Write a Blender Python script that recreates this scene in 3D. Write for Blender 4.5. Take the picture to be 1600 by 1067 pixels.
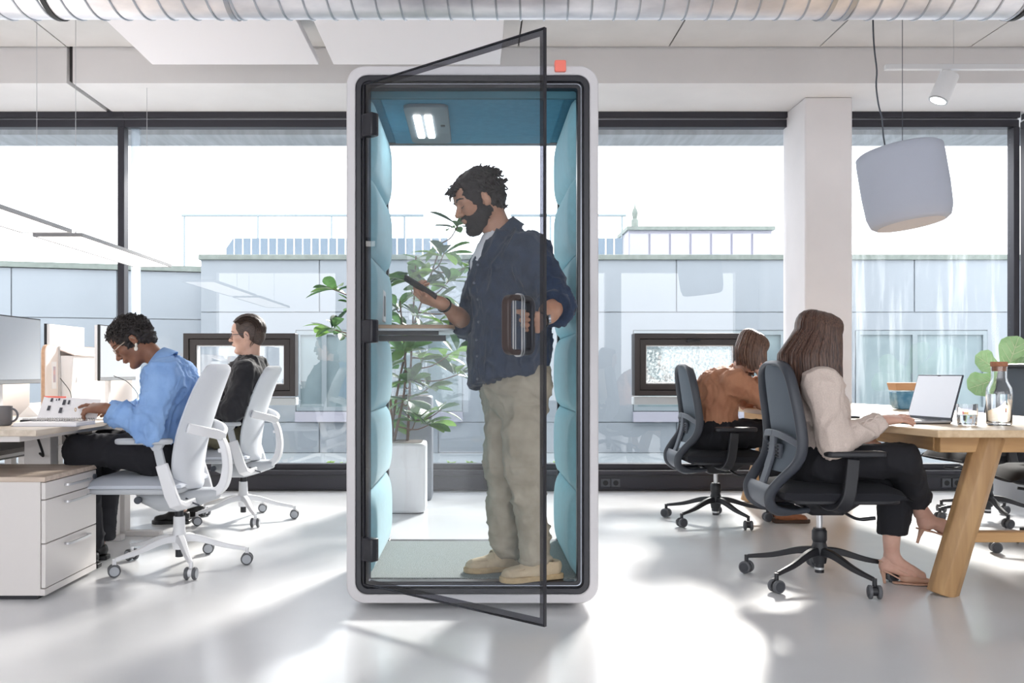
import bpy, bmesh, math, random
import numpy as np
from mathutils import Vector, Matrix, noise as mnoise

for _o in list(bpy.data.objects):
    bpy.data.objects.remove(_o)
scene = bpy.context.scene
col = scene.collection
random.seed(7)
PI = math.pi

# ------------------------------------------------------------------ camera
F = 1429.0          # focal length in pixels of the 1600 px wide frame
CX, CY = 742.0, 580.0   # vanishing point in the photograph
CH = 0.99           # camera height
cam_d = bpy.data.cameras.new('camera')
cam_d.sensor_width = 36.0
cam_d.lens = F / 1600.0 * 36.0
cam_d.shift_x = (800.0 - CX) / 1600.0
cam_d.shift_y = (CY - 533.5) / 1600.0
cam_d.clip_start = 0.05
cam_d.clip_end = 300
cam = bpy.data.objects.new('camera', cam_d)
cam.location = (0, 0, CH)
cam.rotation_euler = (PI / 2, 0, 0)
col.objects.link(cam)
scene.camera = cam

# ------------------------------------------------------------------ sky, sun, exposure
scene.view_settings.view_transform = 'Standard'
scene.view_settings.look = 'None'
scene.view_settings.gamma = 1.0
scene.view_settings.use_curve_mapping = False
scene.view_settings.exposure = 0.54
scene.cycles.use_denoising = True
scene.cycles.max_bounces = 12
scene.cycles.transparent_max_bounces = 24
scene.cycles.sample_clamp_indirect = 6.0
world = bpy.data.worlds.new('overcast_sky')
scene.world = world
world.use_nodes = True
_bg = world.node_tree.nodes['Background']
_bg.inputs['Color'].default_value = (0.95, 0.965, 1.0, 1)
_bg.inputs['Strength'].default_value = 3.0
sun_d = bpy.data.lights.new('sun', 'SUN')
sun_d.energy = 6.8
sun_d.angle = math.radians(8.0)
sun_d.color = (1.0, 0.95, 0.88)
sun = bpy.data.objects.new('sun', sun_d)
_el = math.radians(28)
_dir = Vector((-0.34 * math.cos(_el), -0.94 * math.cos(_el), -math.sin(_el)))
sun.rotation_euler = _dir.to_track_quat('-Z', 'Y').to_euler()
sun.location = (3, 12, 9)
col.objects.link(sun)

# ------------------------------------------------------------------ helpers
def px(x, y, d):
    """photo pixel at depth d -> world point"""
    return Vector(((x - CX) / F * d, d, CH + (CY - y) / F * d))

WL = {}
def wl(o):
    return WL.get(o.name, Vector((0, 0, 0))) if o is not None else Vector((0, 0, 0))

def tag(o, label=None, cat=None, group=None, kind=None):
    if label: o['label'] = label
    if cat: o['category'] = cat
    if group: o['group'] = group
    if kind: o['kind'] = kind
    return o

def thing(name, label, cat, loc=(0, 0, 0), group=None):
    o = bpy.data.objects.new(name, None)
    o.empty_display_size = 0.05
    col.objects.link(o)
    o.location = loc
    WL[o.name] = Vector(loc)
    return tag(o, label, cat, group)

def frame_of(t):
    t = Vector(t).normalized()
    up = Vector((0, 0, 1)) if abs(t.z) < 0.95 else Vector((1, 0, 0))
    a = up.cross(t).normalized()
    b = t.cross(a).normalized()
    return a, b

class MB:
    def __init__(s):
        s.v = []; s.f = []
    def add(s, vs, fs):
        n = len(s.v)
        s.v.extend([tuple(p) for p in vs])
        s.f.extend([tuple(i + n for i in q) for q in fs])
        return s
    def box(s, x0, x1, y0, y1, z0, z1):
        return s.add([(x0,y0,z0),(x1,y0,z0),(x1,y1,z0),(x0,y1,z0),(x0,y0,z1),(x1,y0,z1),(x1,y1,z1),(x0,y1,z1)],
                     [(0,3,2,1),(4,5,6,7),(0,1,5,4),(1,2,6,5),(2,3,7,6),(3,0,4,7)])
    def obox(s, c, a, b, d):
        """oriented box: centre and three half-extent vectors"""
        c, a, b, d = Vector(c), Vector(a), Vector(b), Vector(d)
        vs = [c + i*a + j*b + k*d for k in (-1,1) for (i,j) in ((-1,-1),(1,-1),(1,1),(-1,1))]
        return s.add(vs, [(0,3,2,1),(4,5,6,7),(0,1,5,4),(1,2,6,5),(2,3,7,6),(3,0,4,7)])
    def tube(s, pts, r, n=8, cap=True, flat=1.0, up=None, rs=None):
        pts = [Vector(p) for p in pts]
        m = len(pts)
        if rs is None:
            rs = [r]*m if not hasattr(r, '__len__') else list(r)
        prev = None
        base = len(s.v)
        for i, p in enumerate(pts):
            t = (pts[min(i+1,m-1)] - pts[max(i-1,0)])
            if t.length < 1e-9: t = Vector((0,0,1))
            t.normalize()
            if up is not None:
                a = Vector(up) - t*Vector(up).dot(t)
                a = a.normalized() if a.length > 1e-6 else frame_of(t)[0]
            elif prev is None:
                a = frame_of(t)[0]
            else:
                a = prev - t*prev.dot(t)
                a = a.normalized() if a.length > 1e-6 else frame_of(t)[0]
            prev = a
            b = t.cross(a)
            for k in range(n):
                th = 2*PI*(k+0.5)/n
                s.v.append(tuple(p + a*(math.cos(th)*rs[i]) + b*(math.sin(th)*rs[i]*flat)))
        for i in range(m-1):
            for k in range(n):
                k2 = (k+1) % n
                s.f.append((base+i*n+k, base+i*n+k2, base+(i+1)*n+k2, base+(i+1)*n+k))
        if cap:
            s.f.append(tuple(base+k for k in reversed(range(n))))
            s.f.append(tuple(base+(m-1)*n+k for k in range(n)))
        return s
    def sweep(s, pts, sec, up, closed=False, cap=True, scales=None):
        """sec: list of (a,b): a along 'up', b along tangent x up"""
        pts = [Vector(p) for p in pts]; m = len(pts); n = len(sec); base = len(s.v)
        for i, p in enumerate(pts):
            if closed: t = pts[(i+1) % m] - pts[(i-1) % m]
            else: t = pts[min(i+1,m-1)] - pts[max(i-1,0)]
            t.normalize()
            u = Vector(up) - t*Vector(up).dot(t); u.normalize()
            w = t.cross(u)
            k = scales[i] if scales else 1.0
            if not hasattr(k, '__len__'): k = (k, k)
            for (a, b) in sec:
                s.v.append(tuple(p + u*a*k[0] + w*b*k[1]))
        for i in range(m if closed else m-1):
            j = (i+1) % m
            for q in range(n):
                q2 = (q+1) % n
                s.f.append((base+i*n+q, base+i*n+q2, base+j*n+q2, base+j*n+q))
        if cap and not closed:
            s.f.append(tuple(base+k for k in reversed(range(n))))
            s.f.append(tuple(base+(m-1)*n+k for k in range(n)))
        return s
    def lathe(s, prof, c=(0,0,0), n=24, axis=None, cap=True):
        c = Vector(c); ax = Vector(axis or (0,0,1)).normalized()
        a, b = frame_of(ax) if axis else (Vector((1,0,0)), Vector((0,1,0)))
        base = len(s.v); m = len(prof)
        for (r, z) in prof:
            for k in range(n):
                th = 2*PI*k/n
                s.v.append(tuple(c + ax*z + a*(r*math.cos(th)) + b*(r*math.sin(th))))
        for i in range(m-1):
            for k in range(n):
                k2 = (k+1) % n
                s.f.append((base+i*n+k, base+i*n+k2, base+(i+1)*n+k2, base+(i+1)*n+k))
        if cap:
            s.f.append(tuple(base+k for k in reversed(range(n))))
            s.f.append(tuple(base+(m-1)*n+k for k in range(n)))
        return s
    def cyl(s, a, b, r, n=12, r2=None):
        return s.tube([a, b], [r, r if r2 is None else r2], n)
    def prism(s, poly, o, u, v, w):
        """polygon (a,b) in plane o+a*u+b*v extruded by vector w"""
        o, u, v, w = Vector(o), Vector(u), Vector(v), Vector(w)
        n = len(poly)
        vs = [o + u*a + v*b for a, b in poly] + [o + u*a + v*b + w for a, b in poly]
        fs = [tuple(reversed(range(n))), tuple(range(n, 2*n))]
        fs += [(i, (i+1) % n, n+(i+1) % n, n+i) for i in range(n)]
        return s.add(vs, fs)
    def ring(s, outer, inner, o, u, v, w):
        """two loops of the same length -> extruded frame"""
        o, u, v, w = Vector(o), Vector(u), Vector(v), Vector(w)
        n = len(outer)
        vs = []
        for L in (outer, inner):
            vs += [o + u*a + v*b for a, b in L]
            vs += [o + u*a + v*b + w for a, b in L]
        fs = []
        for i in range(n):
            j = (i+1) % n
            fs += [(i, j, n+j, n+i), (2*n+j, 2*n+i, 3*n+i, 3*n+j), (j, i, 2*n+i, 2*n+j), (n+i, n+j, 3*n+j, 3*n+i)]
        return s.add(vs, fs)
    def grid(s, rows, close_u=False, close_v=False):
        m = len(rows); n = len(rows[0]); base = len(s.v)
        for r in rows: s.v.extend([tuple(p) for p in r])
        for i in range(m if close_u else m-1):
            for k in range(n if close_v else n-1):
                i2 = (i+1) % m; k2 = (k+1) % n
                s.f.append((base+i*n+k, base+i*n+k2, base+i2*n+k2, base+i2*n+k))
        return s
    def ball(s, c, r, n=10, m=7):
        if not hasattr(r, '__len__'): r = (r, r, r)
        rows = []
        for i in range(m):
            ph = -PI/2 + PI*(i+0.02)/(m-1+0.04)
            rows.append([(c[0]+r[0]*math.cos(ph)*math.cos(2*PI*k/n), c[1]+r[1]*math.cos(ph)*math.sin(2*PI*k/n), c[2]+r[2]*math.sin(ph)) for k in range(n)])
        base = len(s.v)
        s.grid(rows, close_v=True)
        s.f.append(tuple(base+k for k in reversed(range(n))))
        s.f.append(tuple(base+(m-1)*n+k for k in range(n)))
        return s
    def build(s, name, mat, parent=None, bev=0, seg=2, smooth=None, solid=0, sub=0, label=None, cat=None, group=None, kind=None):
        me = bpy.data.meshes.new(name)
        if parent is not None:
            off = wl(parent)
        else:
            a = np.array(s.v); lo, hi = a.min(0), a.max(0)
            off = Vector(((lo[0]+hi[0])/2, (lo[1]+hi[1])/2, lo[2]))
        vs = [(p[0]-off[0], p[1]-off[1], p[2]-off[2]) for p in s.v]
        me.from_pydata(vs, [], s.f)
        bm = bmesh.new(); bm.from_mesh(me)
        bmesh.ops.recalc_face_normals(bm, faces=bm.faces)
        bm.to_mesh(me); bm.free()
        if mat is not None: me.materials.append(mat)
        if smooth is not None:
            me.shade_smooth()
            if smooth < 180: me.set_sharp_from_angle(angle=math.radians(smooth))
        o = bpy.data.objects.new(name, me)
        col.objects.link(o)
        if parent is not None:
            o.parent = parent
            WL[o.name] = wl(parent)
        else:
            o.location = off
            WL[o.name] = Vector(off)
        if bev:
            mo = o.modifiers.new('bevel', 'BEVEL'); mo.width = bev; mo.segments = seg
            mo.limit_method = 'ANGLE'; mo.angle_limit = math.radians(40); mo.harden_normals = False
            me.shade_smooth(); me.set_sharp_from_angle(angle=math.radians(50))
        if solid:
            mo = o.modifiers.new('solid', 'SOLIDIFY'); mo.thickness = solid; mo.offset = 0
        if sub:
            mo = o.modifiers.new('sub', 'SUBSURF'); mo.levels = sub; mo.render_levels = sub
        return tag(o, label, cat, group, kind)

def copy_tree(o, parent=None):
    c = o.copy(); col.objects.link(c)
    if parent is not None: c.parent = parent
    for ch in o.children: copy_tree(ch, c)
    return c

def rrect(x0, x1, z0, z1, r, n=6):
    out = []
    for cx, cz, a0 in ((x1-r, z1-r, 0), (x0+r, z1-r, 90), (x0+r, z0+r, 180), (x1-r, z0+r, 270)):
        for i in range(n+1):
            a = math.radians(a0 + 90*i/n)
            out.append((cx + r*math.cos(a), cz + r*math.sin(a)))
    return out

def smooth_path(pts, n=6):
    """Catmull-Rom through pts"""
    P = [Vector(p) for p in pts]; out = []
    for i in range(len(P)-1):
        p0 = P[i-1] if i else P[0]*2-P[1]; p1, p2 = P[i], P[i+1]
        p3 = P[i+2] if i+2 < len(P) else P[i+1]*2-P[i]
        for k in range(n):
            t = k/n
            out.append(0.5*((2*p1)+(p2-p0)*t+(2*p0-5*p1+4*p2-p3)*t*t+(3*p1-p0-3*p2+p3)*t**3))
    out.append(P[-1])
    return out

# ------------------------------------------------------------------ materials
def srgb(r, g=None, b=None):
    if g is None: g = b = r
    f = lambda c: (c/255/12.92) if c/255 <= 0.04045 else ((c/255+0.055)/1.055)**2.4
    return (f(r), f(g), f(b))

def mat(name, c, rough=0.5, metal=0.0, spec=0.5, var=0.0, vscale=8.0, vstretch=(1,1,1), c2=None, bump=0.0, bscale=60.0, bstretch=(1,1,1),
        coat=0.0, sheen=0.0, emit=None, estr=0.0, rvar=0.0, detail=4.0, sss=0.0):
    m = bpy.data.materials.new(name); m.use_nodes = True
    nt = m.node_tree; N = nt.nodes; L = nt.links
    b = N['Principled BSDF']
    b.inputs['Base Color'].default_value = (*c, 1)
    b.inputs['Roughness'].default_value = rough
    b.inputs['Metallic'].default_value = metal
    b.inputs['Specular IOR Level'].default_value = spec
    b.inputs['Coat Weight'].default_value = coat
    if sheen:
        b.inputs['Sheen Weight'].default_value = sheen
        b.inputs['Sheen Roughness'].default_value = 0.5
    if sss:
        b.inputs['Subsurface Weight'].default_value = sss
        b.inputs['Subsurface Radius'].default_value = (0.012, 0.005, 0.003)
    if emit:
        b.inputs['Emission Color'].default_value = (*emit, 1)
        b.inputs['Emission Strength'].default_value = estr
    tc = N.new('ShaderNodeTexCoord')
    def nz(scale, st, det):
        mp = N.new('ShaderNodeMapping'); mp.inputs['Scale'].default_value = st
        L.new(tc.outputs['Object'], mp.inputs['Vector'])
        n = N.new('ShaderNodeTexNoise'); n.inputs['Scale'].default_value = scale; n.inputs['Detail'].default_value = det
        L.new(mp.outputs['Vector'], n.inputs['Vector'])
        return n
    if var or c2:
        n = nz(vscale, vstretch, detail)
        rp = N.new('ShaderNodeValToRGB')
        d = c2 if c2 else tuple(max(0, x*(1-var)) for x in c)
        rp.color_ramp.elements[0].position = 0.35; rp.color_ramp.elements[1].position = 0.68
        rp.color_ramp.elements[0].color = (*d, 1); rp.color_ramp.elements[1].color = (*c, 1)
        L.new(n.outputs['Fac'], rp.inputs['Fac'])
        L.new(rp.outputs['Color'], b.inputs['Base Color'])
        if rvar:
            mr = N.new('ShaderNodeMapRange'); mr.inputs['To Min'].default_value = rough-rvar; mr.inputs['To Max'].default_value = rough+rvar
            mr.inputs['From Min'].default_value = 0.3; mr.inputs['From Max'].default_value = 0.7
            L.new(n.outputs['Fac'], mr.inputs['Value']); L.new(mr.outputs['Result'], b.inputs['Roughness'])
    if bump:
        n2 = nz(bscale, bstretch, 3.0)
        bp = N.new('ShaderNodeBump'); bp.inputs['Strength'].default_value = bump; bp.inputs['Distance'].default_value = 0.01
        L.new(n2.outputs['Fac'], bp.inputs['Height']); L.new(bp.outputs['Normal'], b.inputs['Normal'])
    return m

def pane_mat(name, tint, refl_ior=1.45, haze=0.0, hscale=6.0, hstretch=(1,1,0.12), hcol=(0.8,0.85,0.9), lo=0.5, hi=0.75):
    """thin glass sheet: transparent + mirror by Fresnel, with optional haze for water marks or painted reflections"""
    m = bpy.data.materials.new(name); m.use_nodes = True
    nt = m.node_tree; N = nt.nodes; L = nt.links
    N.remove(N['Principled BSDF'])
    out = N['Material Output']
    tr = N.new('ShaderNodeBsdfTransparent'); tr.inputs['Color'].default_value = (*tint, 1)
    gl = N.new('ShaderNodeBsdfGlossy'); gl.inputs['Roughness'].default_value = 0.0; gl.inputs['Color'].default_value = (1,1,1,1)
    lw = N.new('ShaderNodeLayerWeight'); lw.inputs['Blend'].default_value = 0.5
    pw = N.new('ShaderNodeMath'); pw.operation = 'POWER'; pw.inputs[1].default_value = 5.0
    L.new(lw.outputs['Facing'], pw.inputs[0])
    fr = N.new('ShaderNodeMapRange'); r0 = ((refl_ior-1)/(refl_ior+1))**2*1.8
    fr.inputs['To Min'].default_value = r0; fr.inputs['To Max'].default_value = 0.95
    L.new(pw.outputs[0], fr.inputs['Value'])
    mx = N.new('ShaderNodeMixShader')
    L.new(fr.outputs['Result'], mx.inputs['Fac']); L.new(tr.outputs['BSDF'], mx.inputs[1]); L.new(gl.outputs['BSDF'], mx.inputs[2])
    last = mx
    if haze:
        tc = N.new('ShaderNodeTexCoord'); mp = N.new('ShaderNodeMapping'); mp.inputs['Scale'].default_value = hstretch
        L.new(tc.outputs['Object'], mp.inputs['Vector'])
        n = N.new('ShaderNodeTexNoise'); n.inputs['Scale'].default_value = hscale; n.inputs['Detail'].default_value = 7
        n.inputs['Roughness'].default_value = 0.7
        L.new(mp.outputs['Vector'], n.inputs['Vector'])
        mr = N.new('ShaderNodeMapRange'); mr.inputs['From Min'].default_value = lo; mr.inputs['From Max'].default_value = hi
        mr.inputs['To Max'].default_value = haze
        L.new(n.outputs['Fac'], mr.inputs['Value'])
        di = N.new('ShaderNodeBsdfTranslucent'); di.inputs['Color'].default_value = (*hcol, 1)
        mx2 = N.new('ShaderNodeMixShader')
        L.new(mr.outputs['Result'], mx2.inputs['Fac']); L.new(mx.outputs['Shader'], mx2.inputs[1]); L.new(di.outputs['BSDF'], mx2.inputs[2])
        last = mx2
    L.new(last.outputs['Shader'], out.inputs['Surface'])
    return m

def glass_mat(name, c=(1,1,1), ior=1.45, rough=0.0):
    m = mat(name, c, rough)
    b = m.node_tree.nodes['Principled BSDF']
    b.inputs['Transmission Weight'].default_value = 1.0; b.inputs['IOR'].default_value = ior
    return m

def wood_mat(name, c, c2, rough=0.45, axis='Y', scale=3.0):
    st = {'X': (1, 14, 14), 'Y': (14, 1, 14), 'Z': (14, 14, 1)}[axis]
    return mat(name, c, rough, c2=c2, vscale=scale, vstretch=st, bump=0.05, bscale=scale*3, bstretch=st, detail=8)

M = {}
M['floor'] = mat('polished_floor', srgb(234, 235, 237), 0.2, var=0.05, vscale=1.3, spec=0.5, rvar=0.05, bump=0.012, bscale=3)
M['conc'] = mat('pale_concrete', srgb(218, 215, 214), 0.85, var=0.10, vscale=2.2, bump=0.05, bscale=25)
M['beamc'] = mat('painted_concrete', srgb(234, 231, 231), 0.8, var=0.07, vscale=1.6, bump=0.04, bscale=20)
M['column'] = mat('white_plaster', srgb(234, 230, 231), 0.8, var=0.05, vscale=2.5, bump=0.05, bscale=14)
M['white_wall'] = mat('white_wall_paint', srgb(228, 228, 228), 0.8)
M['joint'] = mat('dark_joint', srgb(70, 68, 68), 0.9)
M['acoustic'] = mat('white_acoustic_felt', srgb(238, 234, 237), 0.95, bump=0.06, bscale=250)
M['winframe'] = mat('anthracite_aluminium', srgb(52, 51, 58), 0.42, metal=0.3)
M['winframe2'] = mat('dark_bronze_aluminium', srgb(56, 52, 52), 0.45, metal=0.2)
M['galv'] = mat('galvanised_steel', srgb(238, 236, 240), 0.42, metal=0.8, c2=srgb(214, 214, 220), vscale=9, vstretch=(0.6,1,1), bump=0.03, bscale=5)
M['galvs'] = mat('galvanised_seam', srgb(172, 176, 184), 0.35, metal=0.9)
M['rubber'] = mat('black_rubber', srgb(28, 28, 30), 0.6)
M['pane'] = pane_mat('window_glass', (0.955, 0.97, 0.98), 1.5)
M['pane_rain'] = pane_mat('rain_marked_glass', (0.955, 0.97, 0.98), 1.5, haze=0.22, hscale=9, hstretch=(1.6,1,0.1), lo=0.5, hi=0.78)
M['pane_drop'] = pane_mat('droplet_glass', (0.84, 0.87, 0.88), 1.5, haze=0.55, hscale=55, hstretch=(1,1,0.8), hcol=(0.55,0.6,0.6), lo=0.42, hi=0.65)
M['booth_glass'] = pane_mat('booth_glass', (0.93, 0.955, 0.965), 1.36, haze=0.012, hscale=3, hstretch=(1,1,0.7))
M['door_glass'] = pane_mat('door_glass', (0.88, 0.90, 0.92), 1.42, haze=0.03, hscale=3, hstretch=(1,1,0.7), hcol=(0.6,0.65,0.7))  # haze noise stands in for smoky reflections on the door glass
M['booth_white'] = mat('booth_white_shell', srgb(208, 205, 207), 0.45)
M['booth_black'] = mat('booth_black_metal', srgb(30, 30, 38), 0.35)
M['frit'] = pane_mat('black_glass_print', (0.16, 0.16, 0.19), 1.45)
M['teal'] = mat('teal_upholstery', srgb(150, 204, 218), 0.9, var=0.08, vscale=30, bump=0.08, bscale=400, sheen=0.3)
M['teal2'] = mat('teal_ceiling_felt', srgb(88, 150, 176), 0.9, var=0.1, vscale=35, bump=0.08, bscale=300)
M['carpet'] = mat('grey_loop_carpet', srgb(166, 172, 170), 0.95, c2=srgb(108, 114, 112), vscale=260, bump=0.4, bscale=300)
M['tube'] = mat('booth_light_tube', (1,1,1), 0.4, emit=(1.0,0.97,0.95), estr=14)
M['unit'] = mat('grey_vent_unit', srgb(122, 132, 138), 0.5)
M['coral'] = mat('coral_plastic', srgb(250, 128, 112), 0.45)
M['led'] = mat('led_diffuser', (1,1,1), 0.5, emit=(1.0,0.97,0.93), estr=2.2)
M['ledframe'] = mat('grey_lamp_frame', srgb(150,150,152), 0.5)
M['alu'] = mat('brushed_aluminium', srgb(205, 206, 208), 0.35, metal=0.8)
M['white_pl'] = mat('white_plastic', srgb(232, 232, 234), 0.4)
M['white_lac'] = mat('white_lacquer', srgb(224, 219, 216), 0.4)
M['black_pl'] = mat('black_plastic', srgb(34, 35, 40), 0.45)
M['dark_pl'] = mat('charcoal_plastic', srgb(72, 77, 86), 0.5)
M['ext_wall'] = mat('pale_blue_cladding', srgb(150, 158, 165), 0.8, var=0.05, vscale=1.2, vstretch=(1,1,0.3))
M['ext_cap'] = mat('weathered_coping', srgb(128, 138, 132), 0.8, var=0.2, vscale=14)
M['ext_white'] = mat('pale_roof_cladding', srgb(172, 172, 184), 0.8)
M['ext_grey'] = mat('pale_grey_pickets', srgb(112, 128, 142), 0.8)
M['ext_ground'] = mat('pale_terrace_concrete', srgb(140, 148, 152), 0.85, var=0.06, vscale=2)
M['ext_glass'] = mat('far_window_glass', srgb(104, 122, 128), 0.35, c2=srgb(132,150,154), vscale=1.8)
M['ext_frame'] = mat('far_window_frame', srgb(138, 150, 155), 0.6)
# ================================================================== THE ROOM
WY = 7.66            # inner plane of the window wall
ZC = 3.43            # ceiling slab
ZS = 3.16            # beam soffit / window head
XL, XR, YB = -6.0, 6.2, -4.6
def struct(o): o['kind'] = 'structure'; return o

struct(MB().box(XL, XR, YB, WY+0.12, -0.12, 0.0).build('floor', M['floor']))
# ceiling: concrete panels with recessed joints
ceil_b = struct(MB().box(XL, XR, YB, 6.88, ZC+0.012, ZC+0.3).build('ceiling', M['joint']))
xs = [XL] + [-3.07 + 1.1325*i for i in range(-2, 9)] + [XR]
xs = sorted(x for x in xs if XL <= x <= XR)
for i in range(len(xs)-1):
    MB().box(xs[i]+0.006, xs[i+1]-0.006, YB, 6.872, ZC, ZC+0.014).build('ceiling_panel', M['conc'], ceil_b)
# deep edge beam above the windows
beam = struct(MB().box(XL, -3.075, 6.89, WY+0.5, ZS, ZC+0.3).box(-3.03, XR, 6.89, WY+0.5, ZS, ZC+0.3).build('trim_1', M['beamc']))
MB().box(-3.08, -3.02, 6.94, WY+0.5, ZS+0.03, ZC+0.3).build('joint_filler', M['joint'], beam)
# column
struct(MB().box(2.614, 2.99, 7.24, WY+0.1, 0, ZS).build('column', M['column'], bev=0.012))
# side and rear walls (openings in the unseen rear wall are added to light the room from behind)
def side_wall(x0, x1, nm):
    w = MB().box(x0, x1, YB-0.2, WY+0.4, 0, 0.35).box(x0, x1, YB-0.2, WY+0.4, 3.15, ZC+0.3)
    for y in (YB-0.2, 0.1, 3.2, 6.9): w.box(x0, x1, y, y+(1.15 if y > 6 else 0.3), 0.35, 3.15)
    return struct(w.build(nm, M['white_wall']))
struct(MB().box(XL-0.2, XL, YB-0.2, WY+0.4, 0, ZC+0.3).build('wall_left', M['white_wall']))
struct(MB().box(XR, XR+0.2, YB-0.2, WY+0.4, 0, ZC+0.3).build('wall_right', M['white_wall']))
rw = MB().box(XL, XR, YB-0.2, YB, 0, 0.35).box(XL, XR, YB-0.2, YB, 3.15, ZC+0.3)
for x in (-6.0, -3.05, -0.1, 2.85, 5.7): rw.box(x, x+0.5 if x > 5 else x+0.35, YB-0.2, YB, 0.35, 3.15)
struct(rw.build('wall_rear', M['white_wall']))

# window wall ---------------------------------------------------------
def window(idx, x0, x1, pm, frame_l=0.05, frame_r=0.05):
    t = bpy.data.objects.new('window_%d' % idx, None); col.objects.link(t)
    t.location = ((x0+x1)/2, WY, 0.19); WL[t.name] = Vector(t.location); t['kind'] = 'structure'
    f = M['winframe']
    MB().box(x0, x1, WY-0.02, WY+0.08, ZS-0.05, ZS).build('head_rail', f, t, bev=0.004)
    MB().box(x0, x1, WY+0.0, WY+0.09, ZS-0.125, ZS-0.062).build('top_frame', f, t, bev=0.004)
    MB().box(x0, x1, WY+0.02, WY+0.08, ZS-0.062, ZS-0.05).build('head_strip', M['alu'], t)
    MB().box(x0, x1, WY-0.01, WY+0.09, 0.165, 0.215).build('bottom_frame', f, t, bev=0.004)
    if frame_l: MB().box(x0, x0+frame_l, WY-0.01, WY+0.09, 0.215, ZS-0.125).build('side_frame', f, t, bev=0.004)
    if frame_r: MB().box(x1-frame_r, x1, WY-0.01, WY+0.09, 0.215, ZS-0.125).build('side_frame', f, t, bev=0.004)
    MB().add([(x0+frame_l, WY+0.04, 0.21), (x1-frame_r, WY+0.04, 0.21), (x1-frame_r, WY+0.04, ZS-0.12), (x0+frame_l, WY+0.04, ZS-0.12)], [(0,1,2,3)]).build('pane', pm, t)
    return t
w1 = window(1, XL, -2.935, M['pane'], 0, 0.055)
w2 = window(2, -2.935, 2.614, M['pane'], 0.0, 0.0)
w3 = window(3, 2.99, 4.56, M['pane_rain'], 0.0, 0.05)
w4 = window(4, 4.62, XR, M['pane'], 0.04, 0)
# pale hazy strip beside the left mullion
MB().box(-2.90, -2.83, WY+0.05, WY+0.085, 0.215, ZS-0.125).build('pale_strip', pane_mat('pale_strip_glass', (0.75,0.79,0.82), 1.5, haze=0.5, hscale=3, lo=0.2, hi=0.6), w2)
# dark skirting duct under the glass, with sockets
sk = struct(MB().box(XL, XR, WY-0.09, WY+0.1, 0, 0.168).build('baseboard_back', M['winframe'], bev=0.004))
MB().box(XL, XR, WY-0.10, WY-0.088, 0.112, 0.13).build('groove_lip', M['black_pl'], sk)
MB().box(XL, XR, WY-0.10, WY-0.088, 0.0, 0.014).build('groove_lip', M['black_pl'], sk)
sock_m = mat('grey_socket', srgb(82, 84, 90), 0.5)
for sx in (1.08, 1.165, 3.90, 3.985):
    s_ = MB().box(sx-0.037, sx+0.037, WY-0.103, WY-0.089, 0.03, 0.104).build('power_socket', sock_m, sk, bev=0.003)
    MB().lathe([(0.022, 0), (0.022, 0.002)], (sx, WY-0.105, 0.067), 16, (0, 1, 0)).build('socket_well', M['rubber'], s_)

# the two small tilting windows in the glass wall
def vent_window(idx, x0, x1, y0, y1, handle):
    a, b = px(x0, y1, WY), px(x1, y0, WY)
    X0, X1, Z0, Z1 = a.x, b.x, a.z, b.z
    t = bpy.data.objects.new('window_%d' % idx, None); col.objects.link(t)
    t.location = ((X0+X1)/2, WY, Z0); WL[t.name] = Vector(t.location); t['kind'] = 'structure'
    fr = lambda i, o: [(X0+i, Z0+i), (X1-i, Z0+i), (X1-i, Z1-i), (X0+i, Z1-i)]
    def rg(i0, i1, ya, yb, nm, m):
        return MB().ring(fr(i0, 0), fr(i1, 0), (0, ya, 0), (1,0,0), (0,0,1), (0, yb-ya, 0)).build(nm, m, t, bev=0.004)
    rg(0.0, 0.045, WY-0.05, WY+0.09, 'outer_frame', M['winframe2'])
    rg(0.047, 0.098, WY-0.035, WY+0.08, 'sash', M['winframe2'])
    rg(0.098, 0.107, WY-0.01, WY+0.07, 'gasket', M['white_pl'])
    i = 0.105
    MB().add([(X0+i, WY+0.02, Z0+i), (X1-i, WY+0.02, Z0+i), (X1-i, WY+0.02, Z1-i), (X0+i, WY+0.02, Z1-i)], [(0,1,2,3)]).build('pane', M['pane_drop'] if handle else M['pane_rain'], t)
    # pale sill ledge below
    MB().box(X0, X1, WY-0.02, WY+0.1, Z0-0.075, Z0-0.012).build('sill', mat('pale_sill', srgb(196, 202, 205), 0.5), t, bev=0.004)
    if handle:
        hx = (X0+X1)/2 + 0.02
        h = MB().tube([(hx-0.055, WY-0.062, Z1-0.062), (hx+0.055, WY-0.062, Z1-0.062)], 0.013, 10).cyl((hx+0.045, WY-0.062, Z1-0.062), (hx+0.045, WY-0.03, Z1-0.062), 0.011)
        h.build('window_handle', M['black_pl'], t, smooth=40)
    return t
vent_window(5, 289, 463, 521, 619, False)
vent_window(6, 990, 1164, 521, 618, True)

# ================================================================== OUTSIDE
MB().box(-30, 30, WY+0.5, 40, -0.3, -0.02).build('terrace', M['ext_ground'], kind='structure')
MB().box(-9, 9, WY+0.5, 8.57, 3.10, 3.35).build('window_overhang', mat('grey_soffit', srgb(176, 182, 188), 0.8, var=0.25, vscale=5, vstretch=(3,0.4,1)), kind='structure')
# opposite building
WD = 11.3
bt = thing('opposite_building', 'pale blue clad low building with coping facing the windows', 'building', (0, WD+1.5, -0.02))
MB().box(-3.39, 9.5, WD+0.02, WD+3.2, -0.02, 2.36).build('core', M['ext_wall'], bt)
z_levels = [-0.02, 0.36, 1.72, 2.37]
xp = [-3.39 + 1.47*i for i in range(0, 9)] + [9.5]
for i in range(len(xp)-1):
    for j in range(3):
        if j == 1: continue
        MB().box(xp[i]+0.008, xp[i+1]-0.008, WD, WD+0.03, z_levels[j]+0.006, z_levels[j+1]-0.006).build('cladding_panel', M['ext_wall'], bt)
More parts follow.
